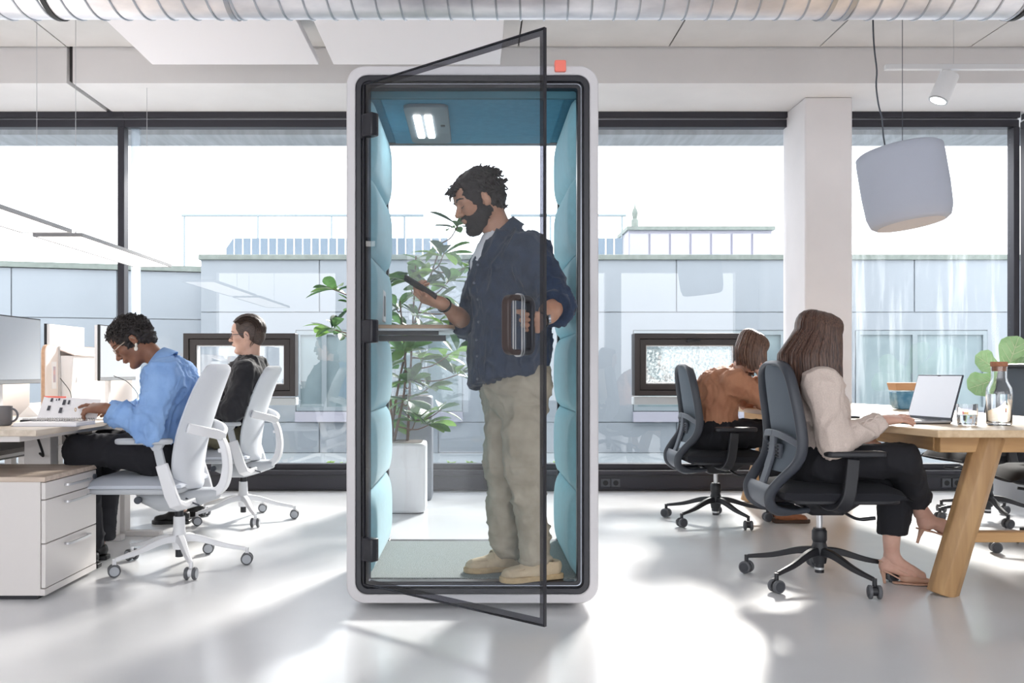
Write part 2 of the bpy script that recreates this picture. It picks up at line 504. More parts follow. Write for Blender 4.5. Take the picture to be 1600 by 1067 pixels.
# middle band: cladding with windows set into it
wins = [(463, 560), (618, 722), (990, 1226), (1337, 1542)]  # the widest is added in place of a ghost frame in the glazing
prev = -3.39
for (a, b) in wins:
    xa, xb = px(a, 580, WD).x, px(b, 580, WD).x
    z0, z1 = 0.50, 1.49
    MB().box(prev+0.008, xa-0.008, WD, WD+0.03, 0.366, 1.714).build('cladding_panel', M['ext_wall'], bt)
    MB().box(xa-0.008, xb+0.008, WD, WD+0.03, z1+0.01, 1.714).build('cladding_panel', M['ext_wall'], bt)
    MB().box(xa-0.008, xb+0.008, WD-0.05, WD+0.03, 0.366, z0-0.01).build('window_ledge', M['ext_white'], bt)
    w = MB().ring([(xa,z0),(xb,z0),(xb,z1),(xa,z1)], [(xa+.05,z0+.05),(xb-.05,z0+.05),(xb-.05,z1-.05),(xa+.05,z1-.05)], (0, WD-0.01, 0), (1,0,0), (0,0,1), (0, 0.05, 0)).build('window', M['ext_frame'], bt)
    MB().box(xa+.05, xb-.05, WD+0.015, WD+0.03, z0+.05, z1-.05).build('pane', M['ext_glass'], w)
    xm = xa + (xb-xa)*0.45
    MB().box(xm-0.03, xm+0.03, WD-0.01, WD+0.02, z0+.05, z1-.05).build('mullion', M['ext_frame'], w)
    prev = xb
MB().box(prev+0.008, 9.5, WD, WD+0.03, 0.366, 1.714).build('cladding_panel', M['ext_wall'], bt)
MB().box(-3.41, 9.55, WD-0.03, WD+0.3, 2.365, 2.43).build('coping', M['ext_cap'], bt, bev=0.006)
# lower left wing, running off at an angle
lt = thing('side_wing', 'lower pale blue wall wing with green coping at far left outside', 'building', (-6, 12, -0.02))
ang0, ang1 = Vector((-9.5, 10.6, 0)), Vector((-3.44, 12.2, 0))
dv = (ang1-ang0); ln = dv.length; dv.normalize(); nv = Vector((-dv.y, dv.x, 0))
MB().obox(ang0+dv*ln/2+nv*0.25+Vector((0,0,1.14)), dv*ln/2, nv*0.2, Vector((0,0,1.16))).build('core', M['ext_wall'], lt)
for i in range(5):
    c = ang0 + dv*ln*(i+0.5)/5 + nv*0.04
    for (za, zb) in ((-0.02, 0.36), (0.372, 1.67), (1.682, 2.30)):
        MB().obox(c+Vector((0,0,(za+zb)/2)), dv*(ln/10-0.008), nv*0.02, Vector((0,0,(zb-za)/2))).build('cladding_panel', M['ext_wall'], lt)
MB().obox(ang0+dv*ln/2+nv*0.2+Vector((0,0,2.345)), dv*ln/2, nv*0.22, Vector((0,0,0.035))).build('coping', M['ext_cap'], lt)
# roof railing
RD = 13.2
rl = thing('roof_railing', 'thin grey roof railing with slender posts above the pale building', 'railing', (0, RD, 2.36))
zr = px(0, 336.5, RD).z
MB().cyl((px(284, 336, RD).x, RD, zr), (px(662, 336, RD).x, RD, zr), 0.022, 8).build('rail', M['ext_frame'], rl)
MB().cyl((px(798, 336, RD).x, RD, zr), (px(978, 336, RD).x, RD, zr), 0.022, 8).build('rail', M['ext_frame'], rl)
for xx in (288, 403, 518, 632, 860, 972): MB().cyl((px(xx, 0, RD).x, RD, 2.362), (px(xx, 0, RD).x, RD, zr), 0.014, 6).build('post', M['ext_frame'], rl)
# picket screens on the roof
def pickets(x0, x1, y0, y1, D, label, first_slope):
    t = thing('picket_screen', label, 'fence', ((px((x0+x1)/2, 0, D).x), D, 2.36), 'roof picket screens')
    n = int((x1-x0)/13.4)
    for i in range(n):
        a, b = px(x0+i*13.4+1.2, 0, D).x, px(x0+i*13.4+12.4, 0, D).x
        zt = px(0, y0, D).z
        zl = zt-0.14 if (first_slope and i == 0) else zt
        MB().prism([(a, 2.365), (b, 2.365), (b, zt), (a, zl)], (0, D, 0), (1,0,0), (0,0,1), (0, 0.03, 0)).build('picket', M['ext_grey'], t)
pickets(352, 712, 372, 393, 12.4, 'row of pale blue roof pickets left of the standing man', True)
pickets(866, 980, 372, 393, 12.4, 'short row of pale blue roof pickets right of the open glass door', False)
# white roof box with a chimney-like finial
rb = thing('roof_box', 'white panelled roof box with small finial seen through right window', 'roof box', (px(1093,0,12.9).x, 12.9, 2.36))
xa, xb, zt = px(982, 0, 12.8).x, px(1206, 0, 12.8).x, px(0, 360, 12.8).z
MB().box(xa, xb, 12.8, 13.6, 2.362, zt).build('wall', M['ext_white'], rb)
for i in range(7):
    u0 = xa + (xb-xa)*i/7
    MB().box(u0+0.015, u0+(xb-xa)/7-0.015, 12.77, 12.8, 2.34, zt-0.05).build('panel', M['ext_white'], rb)
MB().box(xa-0.03, xb+0.03, 12.74, 13.65, zt, zt+0.05).build('coping', M['ext_cap'], rb)
fx = px(992, 0, 12.9).x
MB().lathe([(0.05, 0), (0.05, 0.12), (0.03, 0.14), (0.045, 0.22), (0.03, 0.27), (0.012, 0.30), (0.008, 0.37)], (fx, 12.9, zt+0.04), 12).build('finial', M['ext_cap'], rb, smooth=50)
# weeds at the foot of the glass outside
leafm = mat('fresh_green_leaf', srgb(140, 176, 78), 0.6, var=0.2, vscale=30)
for k, (x, n) in enumerate(((505, 4), (535, 4), (702, 5), (734, 6), (868, 5))):
    mb = MB(); rr = random.Random(k)
    for i in range(n*2):
        a = rr.uniform(0, 2*PI); l = rr.uniform(0.04, 0.08); b0 = Vector((px(x, 0, 8.05).x + rr.uniform(-0.05, 0.05), 8.3+rr.uniform(-0.03, 0.03), -0.02))
        h0 = b0 + Vector((0, 0, 0.14))
        tip = h0 + Vector((math.cos(a)*l*0.7, math.sin(a)*l*0.7, l*0.8)); sd = Vector((-math.sin(a), math.cos(a), 0))*0.014
        mid = (h0+tip)/2 + Vector((0,0,0.02))
        mb.add([b0-sd*0.2, b0+sd*0.2, h0+sd*0.4, h0-sd*0.4], [(0,1,2,3)]).add([h0-sd*0.4, h0+sd*0.4, mid+sd, mid-sd], [(0,1,2,3)]).add([mid-sd, mid+sd, tip], [(0,1,2)])
    mb.build('weed', leafm, label=['small weed outside glass, leftmost, left of the booth', 'small weed outside glass hugging the booth left side', 'small weed outside glass right of the white planter', 'bushiest weed outside glass, between planter and standing man', 'small weed outside glass seen right of the standing man'][k], cat='weed', group='weeds outside the glass')

# ================================================================== CEILING THINGS
# spiral duct
DY, DR = 4.55, 0.26
dz = CH + (CY-36)/F*(DY+0.10) + DR*0.985
duct = thing('ventilation_duct', 'long galvanised spiral ventilation duct running under the ceiling', 'duct', (0, DY, dz-DR))
MB().tube([(XL, DY, dz), (XR, DY, dz)], DR, 48).build('pipe', M['galv'], duct, smooth=60)
def duct_ring(x, r, w, nm, m, slant=0.10):
    pts = []
    for k in range(40):
        a = 2*PI*k/40
        pts.append((x + slant*a/(2*PI)*1.0 - slant/2, DY+math.cos(a+PI/2)*(DR+r*0.3), dz+math.sin(a+PI/2)*(DR+r*0.3)))
    MB().tube(pts, r, 6).build(nm, m, duct, smooth=60)
x = -3.4
while x < 3.6:
    duct_ring(x, 0.0055, 0, 'spiral_seam', M['galvs'], 0.117); x += 0.117
for xc, dark in ((px(85, 0, 4.55).x, True), (px(363, 0, 4.55).x, False), (px(1290, 0, 4.55).x, False), (px(1592, 0, 4.55).x, True), (px(1320, 0, 4.55).x, False)):
    w = 0.012
    MB().tube([(xc-w, DY, dz), (xc+w, DY, dz)], DR+0.008, 48).build('coupling_band', M['rubber'] if dark else M['galvs'], duct, smooth=50)
MB().cyl((px(828,0,4.55).x, DY+0.1, dz+DR*0.8), (px(833,0,4.6).x, DY+0.1, ZC+0.01), 0.005).build('hanger', M['rubber'], duct)
for hx in (-2.2, 2.4): MB().cyl((hx, DY, dz+DR*0.95), (hx, DY, ZC+0.01), 0.006).build('hanger', M['rubber'], duct)

# white acoustic panels hung below the slab
for (xa, xb, lab) in ((238, 498, 'left white acoustic ceiling panel hanging under concrete slab'), (521, 782, 'right white acoustic ceiling panel above the booth')):
    zz = 3.15; dd = (zz-CH)*F/(CY-101)
    A, B = px(xa, 0, dd).x, px(xb, 0, dd).x
    t = thing('acoustic_panel', lab, 'ceiling panel', ((A+B)/2, 5.2, zz), 'hanging acoustic panels')
    MB().box(A, B, 5.0, dd, zz, zz+0.05).build('panel', M['acoustic'], t, bev=0.004)
    for hx in (A+0.2, B-0.2):
        for hy in (5.2, dd-0.25): MB().cyl((hx, hy, zz+0.05), (hx, hy, ZC+0.005), 0.004, 6).build('hanger', M['alu'], t)

# linear pendants above the desks
def linear_pendant(y0, y1, lab):
    zz = 1.80; A, B = -2.66, -2.36
    t = thing('linear_pendant', lab, 'pendant lamp', (-2.51, (y0+y1)/2, zz), 'linear pendants above the desks')
    MB().ring([(A,y0),(B,y0),(B,y1),(A,y1)], [(A+.012,y0+.012),(B-.012,y0+.012),(B-.012,y1-.012),(A+.012,y1-.012)], (0,0,zz), (1,0,0), (0,1,0), (0,0,0.022)).build('frame', M['ledframe'], t)
    MB().box(A+.012, B-.012, y0+.012, y1-.012, zz+0.004, zz+0.016).build('diffuser', M['led'], t)
    for hy in (y0+0.25, y1-0.12):
        MB().cyl((-2.51, hy, zz+0.016), (-2.51, hy, ZC), 0.002, 6).build('wire', M['alu'], t)
        MB().lathe([(0.004, 0), (0.006, 0.01), (0.006, 0.04), (0.003, 0.05)], (-2.51, hy, zz+0.02), 8).build('gripper', M['alu'], t)
linear_pendant(5.5, 7.12, 'white linear pendant lamp, farther of the two above desks')
linear_pendant(3.72, 5.36, 'white linear pendant lamp, nearer one cut by left frame edge')

# grey felt drum pendant over the table
DP = 5.3
c = px(1413.5, 292, DP)
dt = thing('drum_pendant', 'tilted pale grey felt drum pendant hanging above the wooden table', 'pendant lamp', (c.x, c.y, c.z))
prof = [(0.0, -0.222), (0.19, -0.222), (0.215, -0.205), (0.232, -0.15), (0.238, -0.02), (0.238, 0.16), (0.235, 0.205), (0.22, 0.217), (0.1, 0.219), (0.0, 0.219)]
felt = mat('grey_felt', srgb(180, 185, 198), 0.95, bump=0.12, bscale=220)
ax = Vector((-0.13, 0.08, 1.0)).normalized()
MB().lathe(prof, c, 56, tuple(ax), cap=False).build('shade', felt, dt, smooth=50)
MB().lathe([(0.0, -0.2235), (0.18, -0.2235), (0.18, -0.2225)], c, 40, tuple(ax), cap=False).build('baffle', mat('grey_felt_underside', srgb(205, 202, 206), 0.95), dt, smooth=40)
cp = [px(1364, 30, DP), px(1366, 75, DP), px(1370, 110, DP), px(1369, 135, DP), px(1373, 165, DP), px(1378, 185, DP), px(1380, 210, DP), px(1383, 229, DP)]
MB().tube(smooth_path([Vector((cp[0].x, DP, ZC))]+cp, 4), 0.005, 6).build('cable', M['dark_pl'], dt, smooth=60)
MB().cyl((px(1410,0,DP).x, DP, px(0,229,DP).z), (px(1410,0,DP).x, DP, ZC), 0.0022, 6).build('wire', M['dark_pl'], dt)

# lighting track with a spot
TY = 6.1
zt = px(0, 105, TY).z
tk = thing('lighting_track', 'white ceiling lighting track at upper right, with fine wires', 'track', (3.6, TY, zt))
MB().box(px(1383,0,TY).x, 5.2, TY-0.018, TY+0.018, zt-0.018, zt+0.018).build('rail', M['white_pl'], tk, bev=0.003)
for hx in (px(1490,0,TY).x, 4.7): MB().cyl((hx, TY, zt+0.018), (hx, TY, ZC), 0.002, 6).build('wire', M['alu'], tk)
a_, b_ = px(1484, 116, TY), px(1466, 157, TY)
sp = thing('spotlight', 'white cylindrical spotlight aimed down from the lighting track', 'spotlight', (a_.x, TY, zt-0.05))
dirv = (b_-a_).normalized()
MB().tube([a_, b_], 0.062, 24).build('body', M['white_pl'], sp, bev=0.006, smooth=40)
MB().lathe([(0.05, 0.0), (0.05, 0.004)], b_-dirv*0.001, 24, tuple(dirv)).build('lens', mat('spot_lens', (1,1,1), 0.3, emit=(1,0.97,0.92), estr=6), sp)
MB().lathe([(0.062, -0.003), (0.062, 0.004), (0.05, 0.004), (0.05, -0.003)], b_, 24, tuple(dirv), cap=False).build('rim', M['alu'], sp)
MB().box(a_.x-0.06, a_.x-0.0, TY-0.016, TY+0.016, zt-0.045, zt-0.018).cyl((a_.x-0.03, TY, zt-0.02), (a_.x-0.01, TY, zt-0.075), 0.012).build('track_adapter', M['white_pl'], sp)
# ================================================================== PHONE BOOTH
BX, BH0, BH1, BY0, BY1, BW = -0.01, 0.025, 2.259, 3.80, 4.80, 0.524
bo = thing('phone_booth', 'white rounded one-person phone booth with teal padding and open glass door', 'phone booth', (BX, 4.3, 0))
U, V = (1,0,0), (0,0,1)
V_ = Vector(V)
def rr(i, r): return rrect(BX-BW+i, BX+BW-i, BH0+i, BH1-i, r, 8)
MB().ring(rr(0, 0.075), rr(0.037, 0.05), (0, BY0, 0), U, V, (0, BY1-BY0, 0)).build('shell', M['booth_white'], bo, bev=0.006, seg=3)
MB().ring(rr(0.038, 0.05), rr(0.062, 0.03), (0, BY0+0.004, 0), U, V, (0, 0.06, 0)).build('front_frame', M['booth_black'], bo, bev=0.003)
MB().ring(rr(0.060, 0.03), rr(0.086, 0.012), (0, BY0+0.022, 0), U, V, (0, 0.05, 0)).build('door_stop', M['booth_black'], bo, bev=0.003)
gk = MB()
gk.ring(rr(0.069, 0.02), rr(0.0725, 0.02), (0, BY0+0.016, 0), U, V, (0, 0.006, 0))
gk.build('gasket', mat('silver_gasket', srgb(150, 155, 165), 0.25, metal=0.8), bo)
MB().ring(rr(0.038, 0.05), rr(0.085, 0.012), (0, BY1-0.06, 0), U, V, (0, 0.055, 0)).build('back_frame', M['booth_black'], bo, bev=0.003)
MB().add([(BX-0.45, 4.765, 0.09), (BX+0.45, 4.765, 0.09), (BX+0.45, 4.765, 2.19), (BX-0.45, 4.765, 2.19)], [(0,1,2,3)]).build('back_glass', M['booth_glass'], bo)
# floor
MB().box(BX-0.485, BX+0.485, 3.855, 4.745, 0.064, 0.104).build('floor_pan', M['booth_black'], bo)
MB().box(BX-0.462, BX+0.462, 3.89, 4.735, 0.100, 0.112).build('carpet', M['carpet'], bo, bev=0.003)
# ceiling
MB().box(BX-0.485, BX+0.485, 3.86, 4.74, 2.175, 2.22).build('ceiling_liner', M['teal2'], bo)
MB().box(BX-0.40, BX+0.40, 3.93, 4.70, 2.158, 2.18).build('ceiling_pad', M['teal2'], bo, bev=0.01, seg=3)
MB().box(BX-0.445, BX+0.445, 3.865, 3.885, 2.142, 2.18).build('ceiling_edge', mat('teal_edge', srgb(60, 104, 118), 0.8), bo, bev=0.005)
un = MB().prism(rrect(-0.315, -0.118, 3.99, 4.63, 0.04, 5), (0, 0, 2.142), (1,0,0), (0,1,0), (0,0,0.02)).build('ceiling_unit', M['unit'], bo, bev=0.003)
for tx in (-0.262, -0.212):
    MB().box(tx-0.016, tx+0.016, 4.12, 4.50, 2.136, 2.144).build('light_tube', M['tube'], un, bev=0.003)
MB().box(-0.16, -0.14, 4.28, 4.30, 2.138, 2.144).build('sensor', M['black_pl'], un)
# padded side walls: six cushions each side
zs = [0.112, 0.47, 0.812, 1.155, 1.495, 1.83, 2.172]
def cushion(side, z0, z1):
    x0 = BX + side*0.485; rows = []
    n, m = 15, 17
    for i in range(n):
        v = i/(n-1); row = []
        for k in range(m):
            u = k/(m-1)
            ev = (1-abs(2*v-1)**3.2); eu = (1-abs(2*u-1)**14.0)
            h = 0.036 + 0.038*max(ev, 0)**0.55*max(eu, 0)**0.45
            row.append((x0 - side*h, 3.895+0.845*u, z0+0.002+(z1-z0-0.004)*v))
        rows.append(row)
    mb = MB().grid(rows)
    b = [(x0, 3.895, z0+0.002), (x0, 4.74, z0+0.002), (x0, 4.74, z1-0.002), (x0, 3.895, z1-0.002)]
    mb.add(b, [(0,1,2,3)])
    mb.build('side_cushion', M['teal'], bo, smooth=60)
for side in (-1, 1):
    MB().box(min(BX+side*0.452, BX+side*0.487), max(BX+side*0.452, BX+side*0.487), 3.885, 4.742, 0.105, 2.175).build('side_liner', M['teal'], bo)
    for i in range(6): cushion(side, zs[i], zs[i+1])
# control panel on the left wall
cpn = MB().prism(rrect(4.20, 4.32, 1.22, 1.365, 0.012, 4), (BX-0.432, 0, 0), (0,1,0), (0,0,1), (0.022,0,0)).build('control_panel', M['white_pl'], bo, bev=0.003)
MB().prism(rrect(4.225, 4.295, 1.245, 1.34, 0.01, 4), (BX-0.411, 0, 0), (0,1,0), (0,0,1), (0.002,0,0)).build('screen', M['black_pl'], cpn)
MB().box(BX-0.47, BX-0.43, 4.19, 4.33, 1.21, 1.375).build('panel_back', M['dark_pl'], bo, bev=0.003)
# shelf
oak = wood_mat('oak_veneer', srgb(190, 160, 130), srgb(150, 118, 92), axis='X')
shf = MB().prism(rrect(BX-0.45, -0.095, 3.97, 4.42, 0.05, 6), (0, 0, 1.168), (1,0,0), (0,1,0), (0,0,0.022)).build('shelf', mat('white_shelf', srgb(214, 218, 220), 0.5), bo, bev=0.002)
MB().prism(rrect(BX-0.451, -0.088, 3.963, 4.427, 0.055, 6), (0, 0, 1.176), (1,0,0), (0,1,0), (0,0,0.016)).build('veneer_edge', oak, shf, bev=0.002)
MB().box(BX-0.45, -0.16, 4.03, 4.06, 1.150, 1.168).build('bracket', M['black_pl'], shf)
MB().box(BX-0.42, -0.13, 4.08, 4.14, 1.125, 1.15).build('device_rail', M['black_pl'], shf)
# coral tag
MB().prism(rrect(0.331, 0.378, 2.232, 2.280, 0.006, 4), (0, BY0-0.012, 0), U, V, (0, 0.03, 0)).build('status_tag', M['coral'], bo, bev=0.003)
# feet
MB().box(BX-0.43, BX+0.43, 3.92, 4.7, 0.0, 0.03).build('plinth', M['booth_black'], bo)
# --- the open door
hx, hy = BX-0.447, BY0-0.004
fx_, fy_ = 0.2464, 3.17
du = Vector((fx_-hx, fy_-hy, 0)); DW = du.length; du.normalize()
dn = Vector((du.y, -du.x, 0))        # outward (room side) when opened
if dn.x > 0: dn = -dn
O = Vector((hx, hy, 0)); z0, z1 = 0.107, 2.179
door = MB().add([O+du*a+V_*b+dn*0.005 for a, b in ((0.004, z0), (DW, z0), (DW, z1), (0.004, z1))], [(0,1,2,3)]).build('door', M['door_glass'], bo)
o_, i_ = [(0.004, z0), (DW, z0), (DW, z1), (0.004, z1)], [(0.045, z0+0.026), (DW-0.022, z0+0.026), (DW-0.022, z1-0.026), (0.045, z1-0.026)]
MB().add([O+dn*0.0062+du*a+V_*b for a, b in o_+i_], [(0,1,5,4),(1,2,6,5),(2,3,7,6),(3,0,4,7)]).build('frit_border', M['frit'], door)
MB().ring([(0.003, z0-0.001), (DW+0.002, z0-0.001), (DW+0.002, z1+0.001), (0.003, z1+0.001)], [(0.007, z0+0.003), (DW-0.003, z0+0.003), (DW-0.003, z1-0.003), (0.007, z1-0.003)], O-dn*0.001, du, V, dn*0.013).build('edge_trim', M['booth_black'], door)
for hz in (0.255, 1.155, 2.005):
    h = MB().obox(O+du*0.035+dn*0.0+Vector((0,0,hz)), du*0.03, dn*0.022, Vector((0,0,0.048))).build('hinge', M['booth_black'], door, bev=0.008, seg=3)
    MB().cyl(O+du*(-0.005)+Vector((0,0,hz-0.05)), O+du*(-0.005)+Vector((0,0,hz+0.05)), 0.012).build('hinge_pin', M['booth_black'], h, smooth=40)
# D-handles on both faces
HU, HZ0, HZ1 = 0.825, 1.045, 1.262
def d_handle(sgn, nm, m, reach):
    nrm = dn*sgn; o = O + du*HU + (dn*0.0115 if sgn > 0 else Vector((0,0,0)))
    path = []
    r = 0.028
    pr = [(0, HZ0+0.012), (reach-r, HZ0+0.012)]
    for k in range(1, 6):
        a = -PI/2 + PI/2*k/6; pr.append((reach-r+r*math.cos(a), HZ0+0.012+r+r*math.sin(a)))
    pr += [(reach, HZ0+0.012+r)]
    pr2 = [(a, HZ0+HZ1-b) for a, b in reversed(pr)]
    path = [o + nrm*a + Vector((0,0,b)) for a, b in pr+pr2]
    sec = [(-0.017, -0.010), (0.017, -0.010), (0.017, 0.010), (-0.017, 0.010)]
    return MB().sweep(path, sec, du).build(nm, m, door, bev=0.006, seg=3)
brown = mat('dark_brown_handle', srgb(58, 44, 42), 0.4)
d_handle(1, 'door_handle', brown, 0.062)
d_handle(-1, 'door_handle', mat('graphite_handle', srgb(48, 48, 54), 0.35, metal=0.3), 0.062)
for sgn in (1, -1):
    oo = O + du*HU + (dn*0.0112 if sgn > 0 else dn*-0.0015)
    MB().ring(rrect(-0.022, 0.022, HZ0-0.004, HZ1+0.004, 0.02, 5), rrect(-0.0175, 0.0175, HZ0+0.001, HZ1-0.001, 0.016, 5), oo, du, V, dn*0.002).build('handle_plate', M['alu'], door)
# ================================================================== CHAIRS
def five_star(t, base_m, hub_m, ang0, R, zhub, zend, wheel_m, hubcap_m, arm_w=0.026):
    MB().lathe([(0.030, zhub-0.075), (0.036, zhub-0.04), (0.036, zhub+0.0), (0.030, zhub+0.02), (0.028, zhub+0.09)], n=20).build('base_hub', base_m, t, smooth=40)
    for k in range(5):
        a = math.radians(ang0+72*k); c, s_ = math.cos(a), math.sin(a)
        pts = [(c*0.02, s_*0.02, zhub-0.015), (c*0.10, s_*0.10, zhub-0.022), (c*0.22, s_*0.22, zhub-0.04-(zhub-0.04-zend)*0.45), (c*(R-0.005), s_*(R-0.005), zend)]
        sec = [(-0.022, -arm_w), (-0.022, arm_w), (0.016, arm_w*0.7), (0.016, -arm_w*0.7)]
        MB().sweep(smooth_path(pts, 4), sec, (0,0,1), scales=[1.0-0.045*i for i in range(13)]).build('base_leg', base_m, t, bev=0.004)
        b = a + math.radians(60 + 40*math.sin(k*2.3))
        wx, wy = c*R, s_*R
        ca, sa = math.cos(b), math.sin(b)
        cs = MB().cyl((wx, wy, 0.055), (wx, wy, zend+0.004), 0.010, 10)
        cs.tube([(wx-0.012*ca, wy-0.012*sa, 0.033), (wx+0.012*ca, wy+0.012*sa, 0.033)], 0.02, 14)
        hood = []
        cso = cs.build('caster', base_m, t, smooth=40)
        for sg in (-1, 1):
            o0, o1 = 0.011*sg, 0.027*sg
            wm = MB().tube([(wx+ca*o0, wy+sa*o0, 0.0305), (wx+ca*(o0+0.003*sg), wy+sa*(o0+0.003*sg), 0.0305), (wx+ca*(o1-0.003*sg), wy+sa*(o1-0.003*sg), 0.0305), (wx+ca*o1, wy+sa*o1, 0.0305)], [0.027, 0.030, 0.030, 0.027], 20)
            w = wm.build('wheel', wheel_m, cso, smooth=50)
            MB().tube([(wx+ca*o1, wy+sa*o1, 0.0305), (wx+ca*(o1+0.002*sg), wy+sa*(o1+0.002*sg), 0.0305)], 0.0225, 18).build('wheel_cap', hubcap_m, cso, smooth=40)

def panel_back(rows_fn, n, m, thick):
    """closed thin shell from a function f(u,v)->(point, normal)"""
    front, back = [], []
    for i in range(n):
        fr, bk = [], []
        for k in range(m):
            p, nn = rows_fn(k/(m-1), i/(n-1))
            p, nn = Vector(p), Vector(nn)
            edge = min(k, m-1-k, i, n-1-i)
            th = thick*(0.25 if edge == 0 else 0.75 if edge == 1 else 1.0)
            fr.append(p+nn*th/2); bk.append(p-nn*th/2)
        front.append(fr); back.append(bk)
    mb = MB(); base = 0
    mb.grid(front); b2 = len(mb.v); mb.grid(back)
    N_ = n*m
    def idx(i, k): return i*m+k
    rim = [idx(0, k) for k in range(m)] + [idx(i, m-1) for i in range(1, n)] + [idx(n-1, k) for k in range(m-2, -1, -1)] + [idx(i, 0) for i in range(n-2, 0, -1)]
    for q in range(len(rim)):
        a, b = rim[q], rim[(q+1) % len(rim)]
        mb.f.append((a, b, b+b2, a+b2))
    return mb

def curve_at(pts, v):
    """piecewise smooth interpolation of (z,x) table by parameter v in 0..1"""
    n = len(pts)-1; f = v*n; i = min(int(f), n-1); t = f-i
    p0 = pts[max(i-1,0)]; p1 = pts[i]; p2 = pts[i+1]; p3 = pts[min(i+2,n)]
    return [0.5*((2*b)+(c-a)*t+(2*a-5*b+4*c-d)*t*t+(3*b-a-3*c+d)*t**3) for a, b, c, d in zip(p0, p1, p2, p3)]

wch_fab = mat('pale_grey_chair_fabric', srgb(216, 220, 226), 0.85, bump=0.05, bscale=300)
wch_seat = mat('light_grey_seat_fabric', srgb(196, 202, 212), 0.9, bump=0.08, bscale=300)
wch_pl = mat('chair_white_plastic', srgb(230, 231, 234), 0.4)
wch_gr = mat('chair_grey_plastic', srgb(188, 192, 197), 0.45)
grey_wheel = mat('grey_wheel', srgb(92, 94, 98), 0.5)
def white_chair(label, loc, ang0):
    """occupant faces -X"""
    t = thing('office_chair', label, 'office chair', (0,0,0), 'white office chairs')
    five_star(t, wch_pl, wch_pl, ang0, 0.335, 0.165, 0.082, grey_wheel, mat('caster_cap_grey', srgb(170, 174, 180), 0.4))
    MB().cyl((0,0,0.255), (0,0,0.30), 0.022, 16).build('gas_lift', M['black_pl'], t, smooth=40)
    MB().cyl((0,0,0.05), (0,0,0.10), 0.019, 14).build('column_end', M['black_pl'], t, smooth=40)
    # mechanism housing
    hs = MB(); rows = []
    for (x, zt, zb, w) in ((-0.20, 0.385, 0.355, 0.05), (-0.17, 0.395, 0.325, 0.08), (-0.08, 0.40, 0.285, 0.105), (0.02, 0.40, 0.285, 0.11), (0.12, 0.40, 0.315, 0.09), (0.20, 0.40, 0.345, 0.05)):
        r = []
        for k in range(12):
            a = 2*PI*k/12; cy_, cz_ = math.cos(a), math.sin(a)
            r.append((x, w*math.copysign(abs(cy_)**0.6, cy_), (zt+zb)/2+(zt-zb)/2*math.copysign(abs(cz_)**0.6, cz_)))
        rows.append(r)
    hs.grid(rows, close_v=True); hs.f.append(tuple(range(12))); hs.f.append(tuple(60+k for k in range(12)))
    mech = hs.build('mechanism', wch_gr, t, smooth=50)
    MB().lathe([(0.0, 0), (0.018, 0), (0.018, 0.02), (0.0, 0.02)], (-0.165, -0.108, 0.352), 16, (0,-1,0), cap=False).build('tension_knob', M['dark_pl'], mech, smooth=40)
    MB().tube([(0.07, -0.11, 0.36), (0.12, -0.16, 0.345), (0.16, -0.20, 0.34)], 0.005, 6).build('lever', M['dark_pl'], mech, smooth=60)
    # seat
    MB().prism(rrect(-0.405, 0.075, -0.245, 0.245, 0.10, 8), (0,0,0.395), (1,0,0), (0,1,0), (0,0,0.03)).build('seat_shell', wch_gr, t, bev=0.012, seg=3)
    rows = []
    n = 13
    for i in range(n):
        v = i/(n-1); x = -0.42 + 0.50*v; row = []
        for k in range(13):
            u = 2*k/12-1
            rim = max(abs(u)**5, abs(2*v-1)**7)
            z = 0.478 - 0.045*rim + 0.008*abs(u)**2 - (0.035*max(0, (0.22-v)/0.22)**2)
            hw = 0.255*(1-0.10*max(0,(0.12-v)/0.12)**2-0.12*max(0,(v-0.85)/0.15)**2)
            row.append((x, hw*u, z))
        rows.append(row)
    sb = MB().grid(rows); top = len(sb.v)
    sb.v.extend([(p[0], p[1]*0.985, 0.425) for r in rows for p in r])
    rim = [k for k in range(13)] + [i*13+12 for i in range(1, 13)] + [12*13+k for k in range(11, -1, -1)] + [i*13 for i in range(11, 0, -1)]
    for q in range(len(rim)):
        a, b = rim[q], rim[(q+1) % len(rim)]; sb.f.append((a, b, b+top, a+top))
    sb.f.append(tuple(i+top for i in rim))
    sb.build('seat', wch_seat, t, smooth=60)
    # backrest
    tab = [(0.40, 0.105), (0.50, 0.088), (0.66, 0.108), (0.82, 0.155), (0.94, 0.200), (1.025, 0.238)]
    wid = [(0.12,), (0.215,), (0.24,), (0.235,), (0.215,), (0.175,)]
    def fn(u, v):
        vv = 0.5-0.5*math.cos(PI*v) if False else v
        z, x = curve_at(tab, vv); w = curve_at(wid, vv)[0]
        if v > 0.93: w *= 1-0.28*((v-0.93)/0.07)**2
        if v < 0.07: w *= 1-0.28*((0.07-v)/0.07)**2
        q = 2*u-1
        return (x-0.055*q*q*(1-0.3*v), w*q, z), Vector((1, 0.35*q, -0.28)).normalized()
    panel_back(fn, 25, 15, 0.042).build('backrest', wch_fab, t, smooth=70)
    # rear spine and yoke
    sp = smooth_path([(0.02, 0, 0.365), (0.13, 0, 0.362), (0.215, 0, 0.40), (0.243, 0, 0.49), (0.235, 0, 0.59), (0.208, 0, 0.665)], 6)
    spine = MB().sweep(sp, [(-0.030,-0.014), (0.030,-0.014), (0.030,0.014), (-0.030,0.014)], (0,1,0), scales=[(1.7-0.02*i, 1.8-0.025*i) for i in range(len(sp))]).build('back_spine', wch_pl, t, bev=0.007, seg=3)
